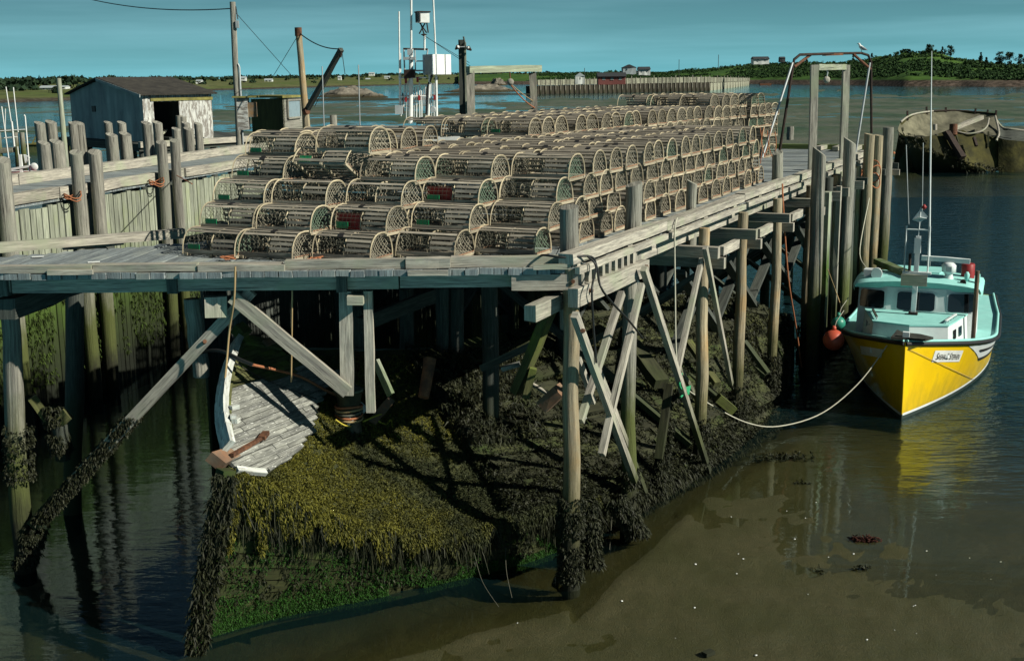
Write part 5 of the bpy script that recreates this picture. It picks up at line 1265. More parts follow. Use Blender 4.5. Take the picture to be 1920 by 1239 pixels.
# stem
st = MB().tube([at(368, 1225, 15.05), at(385, 1110, 15.15), at(405, 1000, 15.25), at(424, 880, 15.35)], [.13, .14, .14, .13], 4, True, False); st.build('stem', surf('mossy_stem', ((.05, .055, .02), (.024, .028, .012)), (1, 1, .4), 6, 'Object', .9, .8, blot=(.035, .075, .010)), HK)
MB().prism([onb(393, 852, .05), onb(425, 842, .05), onb(448, 858, .05), onb(420, 873, .05)], -pn*.16).build('stem_head', M['endrust'], HK)
MB().beam(onb(428, 862, .09), onb(490, 826, .10), .05, .05).build('rusty_bar', M['rust'], HK); MB().beam(onb(482, 832, .11), onb(490, 822, .12), .10, .06).build('rusty_bar', M['rust'], HK)
# bleached fore deck, plank by plank
edge_poly = [(424, 872), (408, 800), (411, 745), (432, 672), (446, 640), (500, 655), (560, 668), (640, 700), (600, 742), (597, 778), (585, 812), (555, 845), (530, 868), (490, 886)]
ax = (onb(600, 735)-onb(430, 800)).normalized(); ay = pn.cross(ax).normalized()
PO = g0
poly2 = [((q_-PO).dot(ax), (q_-PO).dot(ay)) for q_ in (onb(u, v) for u, v in edge_poly)]
def span(yy):
    xs2 = []
    for (x0, y0), (x1, y1) in zip(poly2, poly2[1:]+poly2[:1]):
        if (y0-yy)*(y1-yy) < 0: xs2.append(x0+(x1-x0)*(yy-y0)/(y1-y0))
    return (min(xs2), max(xs2)) if len(xs2) >= 2 else None
ymin, ymax = min(p[1] for p in poly2), max(p[1] for p in poly2)
yy = ymin+.03
while yy < ymax-.02:
    wd = R.uniform(.075, .098); sp_ = span(yy)
    if sp_:
        x0, x1 = sp_; x1 += R.uniform(-.12, .08); c_ = x0
        while c_ < x1-.05:
            c2 = min(x1, c_+R.uniform(.5, 1.3)); lift = .012+R.uniform(0, .012)
            if x1-c2 < .12: c2 = x1
            vfar = (yy-ymin)/(ymax-ymin)
            MB().beam(PO+ax*c_+ay*yy+pn*lift, PO+ax*(c2-.008)+ay*(yy+j(.003))+pn*(lift+j(.004)), wd-.010, .045, up=pn).build('fore_deck_plank', M['greyplank'] if vfar < .62+j(.08) else M['mossplank'], HK)
            c_ = c2
    yy += wd
MB().beam(onb(440, 884, .04), onb(494, 890, .05), .09, .06, up=pn).build('broken_plank', M['driedpaint'], HK); MB().beam(onb(500, 884, .03), onb(560, 842, .04), .06, .05, up=pn).build('broken_plank', M['greyplank'], HK)
# far bulwark, white
bwp = [onb(u, v, .13) for u, v in ((418, 850), (407, 800), (407, 755), (416, 705), (436, 650))]
m = MB(); bc = curve_pts(bwp, 12)
for a, b in zip(bc, bc[1:]): m.beam(a, b+(b-a)*.05, .09, .22, up=pn)
m.build('bulwark', M['driedpaint'], HK)
m = MB(); bc2 = curve_pts([onb(u, v, .02) for u, v in ((428, 820), (424, 760), (432, 705), (450, 655))], 10)
for a, b in zip(bc2, bc2[1:]): m.beam(a, b, .05, .14, up=pn)
m.build('covering_board', M['mossplank'], HK)
MB().beam(onb(437, 634, .12), onb(452, 628, .12), .2, .16, up=pn).build('timber_head', M['mossplank'], HK)
MB().beam(onb(450, 640, .06), onb(520, 652, .05), .2, .05, up=pn).build('side_plank', M['mossplank'], HK); MB().beam(onb(490, 652, .09), onb(520, 640, .12), .12, .04, up=pn).build('side_plank', M['endrust'], HK)
for u, v in ((416, 808), (421, 815), (418, 790)): MB().box(onb(u, v, .28), .12, .08, .06, R.random()*3).build('paint_flake', M['driedpaint'], HK)
# bitt with turns of rope, and timbers on the deck
bt0 = onb(655, 800, .0); ax_ = Vector((.03, -.1, 1)).normalized()
bit = MB().tube([bt0-ax_*.1, bt0+ax_*.25, bt0+ax_*.5, bt0+ax_*.62], [.20, .17, .19, .24], 16).build('mooring_bitt', surf('wet_dark_bitt', ((.05, .055, .035), (.02, .022, .016)), (1, 1, 1), 6, 'Object', .5, .5), HK)
MB().lathe([(.23, 0), (.24, .02), (.20, .03), (.02, .035)], bt0+ax_*.60, 18).build('bitt_cap', surf('slimy_cap', ((.16, .19, .13), (.08, .10, .07)), (1, 1, 1), 5, 'Object', .35, .3), bit)
for i in range(5): MB().tube([bt0+ax_*(.14+i*.055)+Vector((.205*math.cos(a), .205*math.sin(a), .012*math.sin(2*a+i))) for a in np.linspace(0, 6.283, 19)], .02, 5, False).build('rope_turn', M[('rope_t', 'rope_o', 'net_d', 'rope_t', 'rope_o')[i]], bit)
for p0, p1, wd, hh_, mt_ in (((690, 800), (722, 762), .14, .10, 'endrust'), ((640, 800), (668, 778), .16, .2, 'driedpaint'), ((744, 800), (762, 832), .12, .08, 'endrust'), ((815, 932), (905, 915), .06, .05, 'timber_dark'), ((870, 925), (895, 938), .08, .05, 'endrust'), ((748, 838), (762, 828), .10, .04, 'driedpaint'), ((975, 945), (1015, 935), .05, .05, 'greyplank')):
    a, b = onb(*p0, .12), onb(*p1, .14); MB().beam(a, b, wd, hh_, up=pn).build('loose_timber', M[mt_], HK)
pp = onb(795, 738, .1); MB().tube([at(794, 745, 17.9), at(802, 700, 18.1), at(806, 672, 18.2)], [.085, .09, .1], 14).build('rusty_pipe', M['rust'], HK)
# collapsed after deck: broken planks and frames
for k in range(13):                                    # after deck planking still lying in its rows
    s0 = .40+R.uniform(0, .05)
    while s0 < .95:
        s1 = min(.97, s0+R.uniform(.05, .14)); wv = (k+.5)/13
        nrm_ = (dk(s1, wv)-dk(s0, wv)).cross(dk(s0, min(1, wv+.06))-dk(s0, max(0, wv-.06))).normalized(); nrm_ = nrm_ if nrm_.z > 0 else -nrm_
        if R.random() < .8: MB().beam(dk(s0, wv)+nrm_*R.uniform(.0, .03), dk(s1-.006, wv+j(.004))+nrm_*R.uniform(.0, .04), R.uniform(.24, .36), .07, up=nrm_).build('deck_plank', M[R.choice(('weedwood', 'weedwood', 'weedwood', 'weedwood', 'hullside'))], HK)
        s0 = s1
for i in range(0):
    s = R.uniform(.42, .97); wv = R.uniform(.05, .98); a = dk(s, wv, .06+R.uniform(0, .10)); ang = R.choice((0, 0, 0, 1)); ln = R.uniform(.7, 2.4)
    b = dk(min(.99, s+ln*.035), min(1, wv+j(.03)), .08) if ang == 0 else dk(s+j(.02), max(0, wv-ln*.18), .15)
    d = (b-a)
    if d.length < .2: continue
    b = a+d.normalized()*ln+UP*R.uniform(-.05, .12)
    MB().beam(a, b, R.uniform(.16, .42), R.uniform(.05, .10), up=Vector((j(.3)+.3, j(.3)-.3, 1)).normalized()).build('fallen_plank', M['weedwood'], HK)
for u0, v0, u1, v1, y0, y1, wd, mt_ in ((905, 690, 1010, 640, 19.5, 19.0, .16, 'timber_dark'), (968, 735, 1040, 560, 18.6, 18.2, .2, 'mossplank'), (985, 745, 1000, 690, 18.4, 18.4, .16, 'mossplank'), (940, 692, 975, 682, 18.7, 18.7, .1, 'greyplank'), (985, 712, 1030, 740, 18.9, 18.6, .06, 'timber'), (1020, 760, 1052, 730, 18.3, 18.2, .3, 'endrust'),
                                       (1085, 770, 1095, 785, 18.2, 18.2, .14, 'driedpaint'), (1255, 720, 1235, 860, 21, 20.5, .14, 'weedwood'), (1290, 640, 1345, 720, 24, 23, .14, 'mossplank'), (1180, 640, 1240, 720, 23, 22, .3, 'weedwood'), (1395, 640, 1440, 700, 26, 25.5, .12, 'timber_dark'), (1345, 745, 1375, 770, 23.5, 23.5, .25, 'mossplank')):
    MB().beam(at(u0, v0, y0), at(u1, v1, y1), wd, wd*.7).build('fallen_timber', M[mt_] if mt_ in M else M['mossplank'], HK)
# ------------------------------------------------------------------ seaweed
def weed(name, pts, dirs, ln, wd, nleaf, mat, droop=.5, spread=.8, seed=1, parent=None, bend=True):
    rg = np.random.default_rng(seed); P = np.repeat(np.array([tuple(p) for p in pts]), nleaf, 0); D = np.repeat(np.array([tuple(d) for d in dirs]), nleaf, 0); n = len(P)
    Lx = np.repeat(np.array(ln if hasattr(ln, '__len__') else [ln]*len(pts)), nleaf)*(.5+rg.random(n))
    d = D + rg.normal(size=(n, 3))*spread; d /= np.linalg.norm(d, axis=1)[:, None]
    s = np.cross(d, rg.normal(size=(n, 3))); s /= np.linalg.norm(s, axis=1)[:, None]+1e-6; s *= (wd*(.6+.8*rg.random(n)))[:, None]
    P = P + rg.normal(size=(n, 3))*wd*1.2
    m1 = P + d*(Lx*.5)[:, None]; d2 = d*1.0; d2[:, 2] -= droop; m2 = m1 + d2*(Lx*.55)[:, None]
    V = (np.stack([P-s*.5, P+s*.5, m1+s, m1-s, m1-s, m1+s, m2+s*.45, m2-s*.45], 1) if bend else np.stack([P-s*.4, m1+s, m2, m1-s], 1)).reshape(-1, 3)
    return raw(name, V, 4, mat, parent)
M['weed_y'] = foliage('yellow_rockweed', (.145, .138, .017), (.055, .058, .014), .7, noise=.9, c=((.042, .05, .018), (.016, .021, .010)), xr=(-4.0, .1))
M['weed_d'] = foliage('dark_rockweed_fronds', (.028, .032, .014), (.012, .015, .009), .6)
M['weed_g'] = foliage('bright_green_algae', (.028, .105, .010), (.012, .032, .008), .7)
pts, dr, ln = [], [], []
for i in range(24000):
    s = R.random()**.9*.56; wv = R.random()**1.15*.95; p = dk(s, wv, -.02)
    x_, y_ = (p-PO).dot(ax), (p-PO).dot(ay)
    if s < .34:
        sp_ = span(y_)
        if sp_ and sp_[0]-.15 < x_ < sp_[1]+.02+j(.05) and (p-PO).dot(pn) < .3: continue
        if x_ < .0: continue
    pts.append(p); dr.append((j(.3), -.3+j(.3), .55)); ln.append(R.uniform(.018, .042))
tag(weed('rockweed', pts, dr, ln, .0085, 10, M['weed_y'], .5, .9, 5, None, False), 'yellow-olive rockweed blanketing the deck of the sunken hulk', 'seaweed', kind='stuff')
pts, dr, ln = [], [], []
for i in range(13000):
    s = R.uniform(.02, .62); cl_ = max(0, .5+mnoise.noise(Vector((s*55, 2, 0)))*1.3); f_ = R.random()*(.06+.42*cl_*(1-s)); p = side(s, f_-.02, R.uniform(.02, .17)*min(1, .35+f_*6)); pts.append(p); dr.append((.12, -.2, -.8)); ln.append(R.uniform(.02, .06))
tag(weed('rockweed_strands', [side(R.uniform(.02, .6), R.uniform(.0, .3), R.uniform(.05, .16)) for i in range(900)], [(.08, -.12, -1) for i in range(900)], [R.uniform(.06, .26)*R.random()**.5 for i in range(900)], .007, 5, M['weed_d'], .6, .22, 21), 'long dark rockweed strands hanging down the side of the hulk', 'seaweed', kind='stuff')
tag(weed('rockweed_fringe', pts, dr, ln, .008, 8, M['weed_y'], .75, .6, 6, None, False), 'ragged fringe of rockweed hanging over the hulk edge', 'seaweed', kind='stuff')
pts, dr, ln = [], [], []
for i in range(11000):
    s = R.uniform(.40, .99); wv = R.random()**1.3; pts.append(dk(s, wv, .05)); dr.append((.2, -.3, .0)); ln.append(R.uniform(.03, .10))
for i in range(2600):
    s = R.uniform(.5, .98); pts.append(side(s, R.uniform(0, 1), .05)); dr.append((.2, -.3, -.5)); ln.append(R.uniform(.04, .13))
for i in range(900): pts.append(dk(R.uniform(.40, .50), R.uniform(.35, .9), R.uniform(.05, .25))); dr.append((.1, -.4, -.3)); ln.append(R.uniform(.06, .15))
for i in range(700): f = R.random(); pts.append(at(368, 1215, 15).lerp(at(424, 890, 15.25), f)+Vector((j(.15), -.06, 0))); dr.append((0, -.25, -.7)); ln.append(R.uniform(.03, .09))
for i in range(450): pts.append(side(R.uniform(.01, .5), R.uniform(.12, .75), .02)); dr.append((.1, -.15, -.7)); ln.append(R.uniform(.015, .06))
tag(weed('dark_rockweed', pts, dr, ln, .012, 8, M['weed_d'], .8, .6, 7, None, False), 'dark rockweed draped over the collapsed after part of the hulk', 'seaweed', kind='stuff')
pts, dr, ln = [], [], []
for i in range(13000):
    s = R.uniform(.01, .60); f = 1-abs(R.gauss(0, .16)) if R.random() < .7 else R.uniform(.25, .95)
    if mnoise.noise(Vector((s*24, f*3, 4))) < (-.25 if f > .7 else -.08): continue
    pts.append(side(s, min(f, .93), .03)); dr.append((.1, -.25, -.6)); ln.append(R.uniform(.010, .032))
for i in range(1800): pts.append(side(R.uniform(.47, .60), R.uniform(.15, .8), .06)); dr.append((.1, -.3, -.6)); ln.append(R.uniform(.015, .045))
for i in range(260): f = R.random(); pts.append(at(368, 1215, 15).lerp(at(424, 890, 15.3), f)+Vector((j(.1), -.08, 0))); dr.append((0, -.3, -.6)); ln.append(.022)
tag(weed('green_algae', pts, dr, ln, .0042, 8, M['weed_g'], .6, .5, 8, None, False), 'bright green algae tufts along the lower side of the hulk', 'algae', kind='stuff')
fp_ = []
for i in range(2600):
    s_ = R.uniform(-1, BL); z_ = -1.9-2.2*R.random()
    if mnoise.noise(Vector((s_*1.6, z_*.5, 3))) > -.1: fp_.append(bp_(s_, R.uniform(-.03, .02), z_))
tag(weed('wall_weed', fp_, [(.2, -.2, -.8)]*len(fp_), .07, .012, 6, foliage('wall_slime', (.05, .085, .014), (.018, .024, .009)), .6, .4, 41, None, False), 'shaggy green and brown weed on the lower pier boards', 'seaweed', kind='stuff')
# weed on piles and braces
pts, dr, ln = [], [], []
def wrap(a, b, r, n, l0, l1):
    for i in range(int(n*6)):
        f = R.random()
        if mnoise.noise(Vector((f*6+a[0]*3, a[1], 0))) < -.2: continue
        a_ = R.random()*6.28; pts.append(Vector(a).lerp(Vector(b), f)+Vector((math.cos(a_)*r, math.sin(a_)*r, 0))); dr.append((math.cos(a_)*.5, math.sin(a_)*.5-.1, -.6)); ln.append(R.uniform(l0, l1)*.16)
for k, tb in enumerate(BT[:7]): o_ = -.10 if k < 2 else .12; wrap(edge(tb, o_, -4.75), edge(tb, o_, -3.7 if k else -3.3), .17, 150 if k < 2 else 100, .1, .3)
wrap(edge(.12, -.10, -3.9), edge(.12, -.10, -3.55), .17, 90, .15, .35)
wrap(edge(.55, .1, -4.7), edge(.35, .1, -3.5), .10, 150, .2, .45); wrap(onedge(1150, 930, .2), onedge(1200, 1000, .2), .14, 160, .2, .5)
wrap(onedge(1232, 920, 0), onedge(1262, 730, 0), .09, 170, .15, .4); wrap(onedge(1300, 880, .2), onedge(1330, 850, .2), .12, 80, .1, .3)
a_, b_ = at(254, 775, 17.6), at(60, 990, 17.75); wrap(a_, b_, .10, 420, .08, .26); wrap(at(45, 1060, 17.8), at(70, 985, 17.75), .16, 160, .1, .3)
wrap(at(38, 900, 17.8), at(34, 800, 17.8), .2, 110, .08, .22); wrap(at(118, 860, 18.4), at(96, 760, 18.3), .14, 150, .1, .3)
for k in range(60): pass
wrap(a_, b_, .12, 500, .1, .3)
tag(weed('pile_weed', pts, dr, ln, .009, 7, M['weed_d'], .7, .5, 9), 'dark weed hanging on the pile feet and long braces', 'seaweed', kind='stuff')
MB().beam(at(60, 745, 18.2), at(100, 800, 18.3), .1, .14).build('raking_brace', M['mossplank'], W); MB().beam(at(100, 800, 18.3), at(128, 775, 18.3), .12, .2).build('raking_brace', M['mossplank'], W)
MB().tube([at(112, 795, 18.3), at(118, 860, 18.4)], .12, 8).build('broken_pile', M['timber_dark'], W)

# ------------------------------------------------------------------ ropes, lines and hoses
def rope(name, label, P, r, mat, smooth=True, cat='rope'):
    o = MB().tube(curve_pts(P, max(10, len(P)*5)) if smooth else P, r, 6).build(name, M[mat]); tag(o, label, cat); return o
rope('mooring_line', 'pale slack mooring line from the yellow bow to the wharf brace', [at(1663, 648, 26.3), at(1610, 718, 25.9), at(1540, 775, 25.4), at(1460, 799, 24.8), at(1400, 792, 24.2), at(1335, 760, 23.4), at(1280, 725, 22.6)], .014, 'rope_w')
rope('bow_cord', 'thin tan cord slanting along the yellow bow', [BM @ (hull(*on_hull(u_, v_), 1)+Vector((.008, .018, 0))) for u_, v_ in [(1702+i*6.8, 654+i*3.15) for i in range(19)]], .006, 'rope_t', False)
rope('dangling_rope', 'double tan cord hanging from the front kerb over the hulk rail', [at(441, 500, 16.8), at(439, 560, 16.8), at(430, 620, 17), at(424, 690, 16.9), at(416, 762, 16.6)], .016, 'rope_t')
rope('dangling_rope', 'single tan cord hanging straight down over the grey fore deck', [at(548, 545, 17.15), at(547, 640, 17.3), at(546, 716, 17.4)], .012, 'rope_t')
rope('hanging_line', 'pale knotted line hanging from the dock edge down to the braces', [edge(4.55, .06, .22), onedge(1265, 440, .1), onedge(1266, 560, .15), onedge(1267, 640, .2), onedge(1270, 700, .25)], .014, 'rope_w')
rope('hanging_rope', 'long orange-brown rope hanging from the post by the dock edge', [onedge(1467, 345, .12), onedge(1469, 395, .2), onedge(1478, 520, .3), onedge(1492, 610, .3), onedge(1503, 688, .3)], .02, 'rope_o')
rope('black_hose', 'black hose looped round the corner bollard and slanting down right', [edge(.1, -.55, .12), edge(-.12, -.40, .18), edge(-.10, -.1, .16), edge(.25, .14, .14), edge(.36, .20, -.02), onedge(1130, 545, .4), onedge(1180, 602, .4), onedge(1205, 634, .3)], .018, 'rope_k')
rope('black_hose', 'second black hose hanging straight down from the corner bollard', [edge(.2, .12, .15), edge(.28, .22, .0), onedge(1110, 540, .34), onedge(1112, 600, .33), onedge(1118, 680, .33)], .016, 'rope_k')
rope('black_pipe', 'black curved hose over the bow rail of the hulk', [at(366, 664, 17.6), at(395, 657, 17.4), at(420, 660, 17.2), at(452, 675, 17.0), at(474, 684, 16.9)], .028, 'rope_k')
rope('rusty_cable', 'rust-red cable lying from the black hose to the bitt', [at(474, 684, 16.9), onb(545, 716, .15), onb(600, 738, .10), onb(645, 762, .12)], .022, 'rope_o')
rope('deck_line', 'thin dark line across the fore deck to the bitt', [onb(430, 690, .12), onb(500, 718, .04), onb(590, 752, .05)], .010, 'rope_k')
rope('yellow_rope', 'tangled yellow rope beside the bitt on the weed', [onb(672, 800, .12), onb(690, 795, .18), onb(705, 790, .16), onb(700, 800, .14), onb(715, 806, .13), onb(722, 800, .16), onb(730, 818, .12), onb(750, 835, .1), onb(790, 838, .08), onb(812, 848, .08)], .014, 'rope_y')
rope('yellow_rope', 'short yellow rope at the foot of the bitt', [onb(622, 795, .1), onb(640, 806, .1), onb(660, 808, .1)], .013, 'rope_y')
for k, (u, v, lb) in enumerate(((428, 487, 'orange rope tangle by the leftmost bottom trap'), (590, 489, 'orange rope scrap between the fourth and middle bottom traps'))):
    c_ = onz(u, v, .02); rope('rope_tangle', lb, [c_+Vector((j(.12), j(.12), .01+.02*(i % 3))) for i in range(12)], .009, 'rope_o')
rope('green_rag_line', 'bright green line knotted at the crossed braces', [onedge(1278, 700, .3), onedge(1274, 722, .32), onedge(1282, 735, .3), onedge(1276, 745, .3)], .02, 'rope_g')
o_ = MB(); q0 = onedge(1284, 726, .34); o_.poly([q0, onedge(1296, 722, .3), onedge(1292, 740, .36), onedge(1280, 742, .3)]); o_.poly([q0, onedge(1280, 742, .3), onedge(1275, 735, .25)]); tag(o_.build('green_rag', M['rope_g']), 'bright green rag caught on the crossed braces', 'rag')
for u, lb, vt in ((150, 'tan lashing round the paired piles left of the shed', 370), (306, 'orange lashing from the pier pile to the traps', 312)):
    sv = bs(u, -.4, .2); c_ = bp_(sv, -.2, .1); rope('pile_lashing', lb, [c_+Vector((.19*math.cos(a), .19*math.sin(a), .05*math.sin(a*2)-.01*a)) for a in np.linspace(0, 12.5, 18)], .014, 'rope_o')
rope('slack_line', 'thin orange line slanting from the pier piles to the trap stack', [bp_(bs(332, -.35), -.35, .15), at(360, 345, 26)], .012, 'rope_o', False)
t_ = edge_t(1638, .5); c_ = edge(t_, .42, -.5); rope('pile_lashing', 'red-brown lashing round the paired fender piles', [c_+Vector((.3*math.cos(a), .22*math.sin(a), .25*math.sin(a*1.5)-.03*a+.3)) for a in np.linspace(0, 14, 24)], .02, 'rope_o')
rope('boat_stern_line', 'grey slack line from the fender piles to the wheelhouse roof', [edge(21.8, .6, -1.0), at(1612, 470, 33), at(1625, 505, 31.4), at(1618, 520, 31)], .014, 'rope_w')
rope('spring_line', 'tan line from the fender plank down to the boat rail', [onedge(1552, 505, .6), onedge(1572, 560, .7), at(1584, 598, 29)], .013, 'rope_t')
for k in range(5):
    u0 = 1425+k*7; rope('orange_cord', f'{ORD[k]} thin orange cord from the left trailing over the far end traps', [at(u0, 240+j(8), 31.5), at(u0+j(6), 270+j(8), 31.3), at(u0+j(10), 300+j(8), 31.2)], .010, 'rope_o')
for k, pp_ in enumerate((((1150, 985), (1143, 1030)), ((1170, 945), (1195, 965), (1205, 1000)), ((890, 1095), (905, 1120), (935, 1137)), ((948, 1070), (950, 1100), (960, 1120)), ((1195, 1070), (1212, 1085), (1232, 1092)))):
    rope('weed_stalk', ('pale bent kelp stalk left of the corner pile cluster', 'arched pale kelp stalk among the pile feet', 'thin pale stalk bending from the hulk foot to the mud', 'upright thin stalk at the foot of the hulk', 'dark curled stalk lying on the mud')[k], [onz(u, v, WATER+.02)+UP*(.5*(1-i/(len(pp_)-1)) if k < 4 else .0) for i, (u, v) in enumerate(pp_)], .004, 'net_d', True, 'stalk')

# ------------------------------------------------------------------ hoists at the far end of the wharf
FR = thing('hoop_frame', 'rusty pipe hoop with bent corners and diagonal stays at the wharf end', 'frame', edge(20, -2))
def fo(u, v, y): return at(u, v, y)-edge(20, -2)
ya, yc = 37.5, 41.5
P = [fo(1462, 282, ya), fo(1486, 130, ya), fo(1489, 112, ya+.1), fo(1500, 103, ya+.3), fo(1560, 101, (ya+yc)/2), fo(1615, 100, yc-.3), fo(1628, 104, yc-.1), fo(1633, 116, yc), fo(1634, 250, yc)]
MB().tube(P, .042, 8).build('pipe_hoop', M['ironk'], FR)
MB().tube([fo(1489, 126, ya+.1), fo(1520, 103, ya+1)], .045, 8).build('corner_stay', M['rust'], FR); MB().tube([fo(1632, 130, yc), fo(1600, 102, yc-.8)], .045, 8).build('corner_stay', M['rust'], FR)
MB().beam(fo(1545, 103, 39.2), fo(1578, 102, 40), .12, .07).build('lug_plate', M['rust'], FR)
MB().tube([fo(1429, 296, 36.3), fo(1486, 118, 37.4)], .035, 8).build('pale_stay', M['galv'], FR); MB().tube([fo(1604, 290, 41), fo(1631, 118, 41.4)], .035, 8).build('pale_stay', M['galv'], FR)
GB = thing('wharf_gallows', 'narrow timber gallows with two tall posts behind the fender piles', 'gallows', edge(18.5, -.1))
o = edge(18.5, -.1); y0 = 33.6; y1 = 37.2
MB().beam(Vector((at(1524, 280, y0)-o).to_tuple()[:2]+(-.9,)), at(1527, 122, y0)-o, .19, .19, up=(0, 1, 0)).build('post', M['timber'], GB)
MB().beam(Vector((at(1582, 265, y1)-o).to_tuple()[:2]+(-.9,)), at(1587, 122, y1)-o, .19, .19, up=(0, 1, 0)).build('post', M['timber'], GB)
MB().beam(at(1531, 126, y0)-o, at(1584, 126, y1)-o, .14, .16).build('beam', M['sheath'], GB)
B2 = thing('pulley_block', 'wooden pulley block on a hook under the narrow gallows beam', 'pulley', at(1550, 150, 35))
MB().lathe([(.03, -.06), (.09, -.04), (.1, 0), (.09, .04), (.03, .06)], (0, 0, 0), 10, 'Y').build('shell', M['timber'], B2); MB().tube([(0, 0, .08), (.02, 0, .2), (-.03, 0, .3)], .02, 6).build('hook', M['galv'], B2)
# gull
GU = thing('gull', 'white gull with grey folded wings perched on the rusty hoop', 'gull', at(1615, 99, 41.2), 2.6); GU.scale = (.75,)*3
MB().tube([Vector(p) for p in ((-.20, 0, .10), (-.10, 0, .15), (.0, 0, .21), (.07, 0, .28), (.09, 0, .34), (.12, 0, .375), (.16, 0, .385))], [.012, .06, .085, .065, .042, .048, .02], 12).build('body', M['white'], GU)
for sd in (1, -1): MB().tube([Vector(p) for p in ((-.27, sd*.015, .09), (-.12, sd*.055, .17), (.0, sd*.07, .235), (.05, sd*.05, .27))], [.008, .05, .05, .012], 8, squash=(.45, 1)).build('wing', flat('gull_grey', (.28, .31, .33), .8), GU); MB().tube([(.0, sd*.03, .0), (.0, sd*.03, .16)], .006, 5).build('leg', M['yroof'], GU)
MB().tube([(.16, 0, .385), (.215, 0, .372)], [.014, .004], 6).build('beak', M['yroof'], GU)

# ------------------------------------------------------------------ the hulk across the water
M['fardeck'] = surf('dry_hulk_deck', ((.17, .165, .115), (.07, .07, .048)), (1, 1, 1), .9, 'Object', .95, .5, .05, blot=(.075, .075, .05), dist=.1)
M['farside'] = surf('weedy_hulk_side', ((.085, .08, .022), (.035, .036, .014)), (1, 1, 1), 1.0, 'Object', .95, .6, .05, blot=(.02, .022, .01), dist=.15)
FH = thing('stranded_hulk', 'stranded grey hulk heeled over across the water behind the boat', 'wreck', (0, 0, 0)); DH = 96
rail = curve_pts([at(1689, 229, DH+.5), at(1708, 216, DH+2), at(1745, 209, DH+4.5), at(1790, 207, DH+6), at(1830, 210, DH+6), at(1867, 214, DH+5)], 20)
low = curve_pts([at(1689, 240, DH), at(1700, 257, DH-1), at(1730, 263, DH-1.6), at(1775, 246, DH-1), at(1800, 249, DH-1), at(1850, 254, DH-1), at(1872, 254, DH-1)], 20)
chin = curve_pts([at(1690, 243, DH-.1), at(1712, 270, DH-1.6), at(1760, 288, DH-2.4), at(1800, 302, DH-2.6), at(1830, 316, DH-2.6), at(1850, 322, DH-2), at(1880, 323, DH-1.8)], 20)
bot = curve_pts([at(1696, 258, DH+.5), at(1714, 318, DH+1), at(1740, 328, DH+.5), at(1775, 329, DH), at(1810, 329, DH), at(1845, 328, DH), at(1880, 328, DH)], 20)
dkr = [[rail[i].lerp(low[i], f)-UP*(.9*math.sin(math.pi*f)) for f in (0, .12, .3, .5, .75, 1)] for i in range(20)]
def rough(rows, a):
    return [[p+Vector((a*fbm(p.x*.7, p.z*.9, 1), 0, a*fbm(p.x*.9, p.z*.7, 6))) for p in r] for r in rows]
MB().grid(rough(dkr, .35)).build('deck', M['fardeck'], FH)
MB().grid(rough([[low[i].lerp(chin[i], f/8) for f in range(9)] for i in range(20)], .4)).build('side', M['farside'], FH)
for i in range(1, 19, 5): MB().beam(low[i]+Vector((0, -.1, .25+j(.2))), low[i].lerp(chin[i], R.uniform(.2, .4))+Vector((0, -.1, 0)), .12, .1).build('frame_stub', M['weedwood'], FH)
for i in range(0, 20, 1):
    if R.random() < .3: MB().beam(rail[i]-UP*.3, rail[i]+UP*R.uniform(.1, .5)+Vector((j(.2), 0, 0)), .14, .12).build('stanchion', M['ironk'], FH)
for i in range(5): a_ = dkr[R.randrange(2, 18)][R.randrange(2, 6)]; MB().beam(a_+UP*.05, a_+Vector((R.uniform(.5, 1.8), j(.8), j(.25))), R.uniform(.1, .22), .06).build('loose_plank', M[R.choice(('weedwood', 'fardeck', 'timber_dark'))], FH)
fp_ = [chin[R.randrange(2, 19)]+Vector((j(.6), -.1, R.uniform(-.3, .5))) for i in range(150)]
tag(weed('hulk_weed', fp_, [(0, -.3, -.6) for _ in fp_], .16, .03, 8, M['weed_d'], .6, .6, 31, None, False), 'dark weed hanging from the bilge of the far stranded hulk', 'seaweed', kind='stuff')
MB().grid([[chin[i].lerp(bot[i], f) for f in (0, .5, 1)] for i in range(20)]).build('bilge', M['timber_dark'], FH)
MB().grid([[rail[i], rail[i]+Vector((0, 1.2, -3)), rail[i]+Vector((0, 1, -6))] for i in range(20)]).build('far_side', M['farside'], FH)
MB().tube(rail, .06, 6).build('rail', M['ironk'], FH); MB().tube(rail[:9], .075, 6).build('rail_cap', M['timber'], FH)
MB().beam(at(1790, 240, DH-.6), at(1841, 220, DH+2), .35, .3).build('hatch_coaming', M['timber'], FH)
MB().tube(curve_pts([at(1792, 246, DH-1), at(1815, 251, DH-1.2), at(1840, 246, DH-1), at(1851, 236, DH), at(1854, 222, DH+1)], 14), .07, 6).build('hatch_edge', M['timber'], FH)
MB().tube([at(1787, 253, DH-1.3), at(1788, 233, DH-1.2)], .30, 10).build('rusty_bollard', M['rust'], FH)
MB().tube([at(1753, 244, DH), at(1753, 233, DH)], .16, 10).build('pale_bollard', M['timber'], FH)
MB().beam(at(1775, 248, DH-1.5), at(1805, 296, DH-3.1), .5, .35).build('dark_beam', M['ironk'], FH); MB().beam(at(1826, 258, DH-2), at(1831, 274, DH-2.4), .2, .2).build('dark_beam', M['ironk'], FH)
MB().tube(curve_pts([at(1866, 218, DH+1), at(1871, 238, DH), at(1873, 252, DH-1), at(1868, 264, DH-1.6)], 10), .09, 6).build('frame_rib', M['timber'], FH)
wl_ = [[at(1855, 222, DH+2), at(1868, 218, DH+3)], [at(1850, 240, DH+.4), at(1872, 238, DH+.6)], [at(1848, 252, DH-.9), at(1872, 252, DH-.9)]]
MB().grid(wl_).build('bulkhead', M['fardeck'], FH)
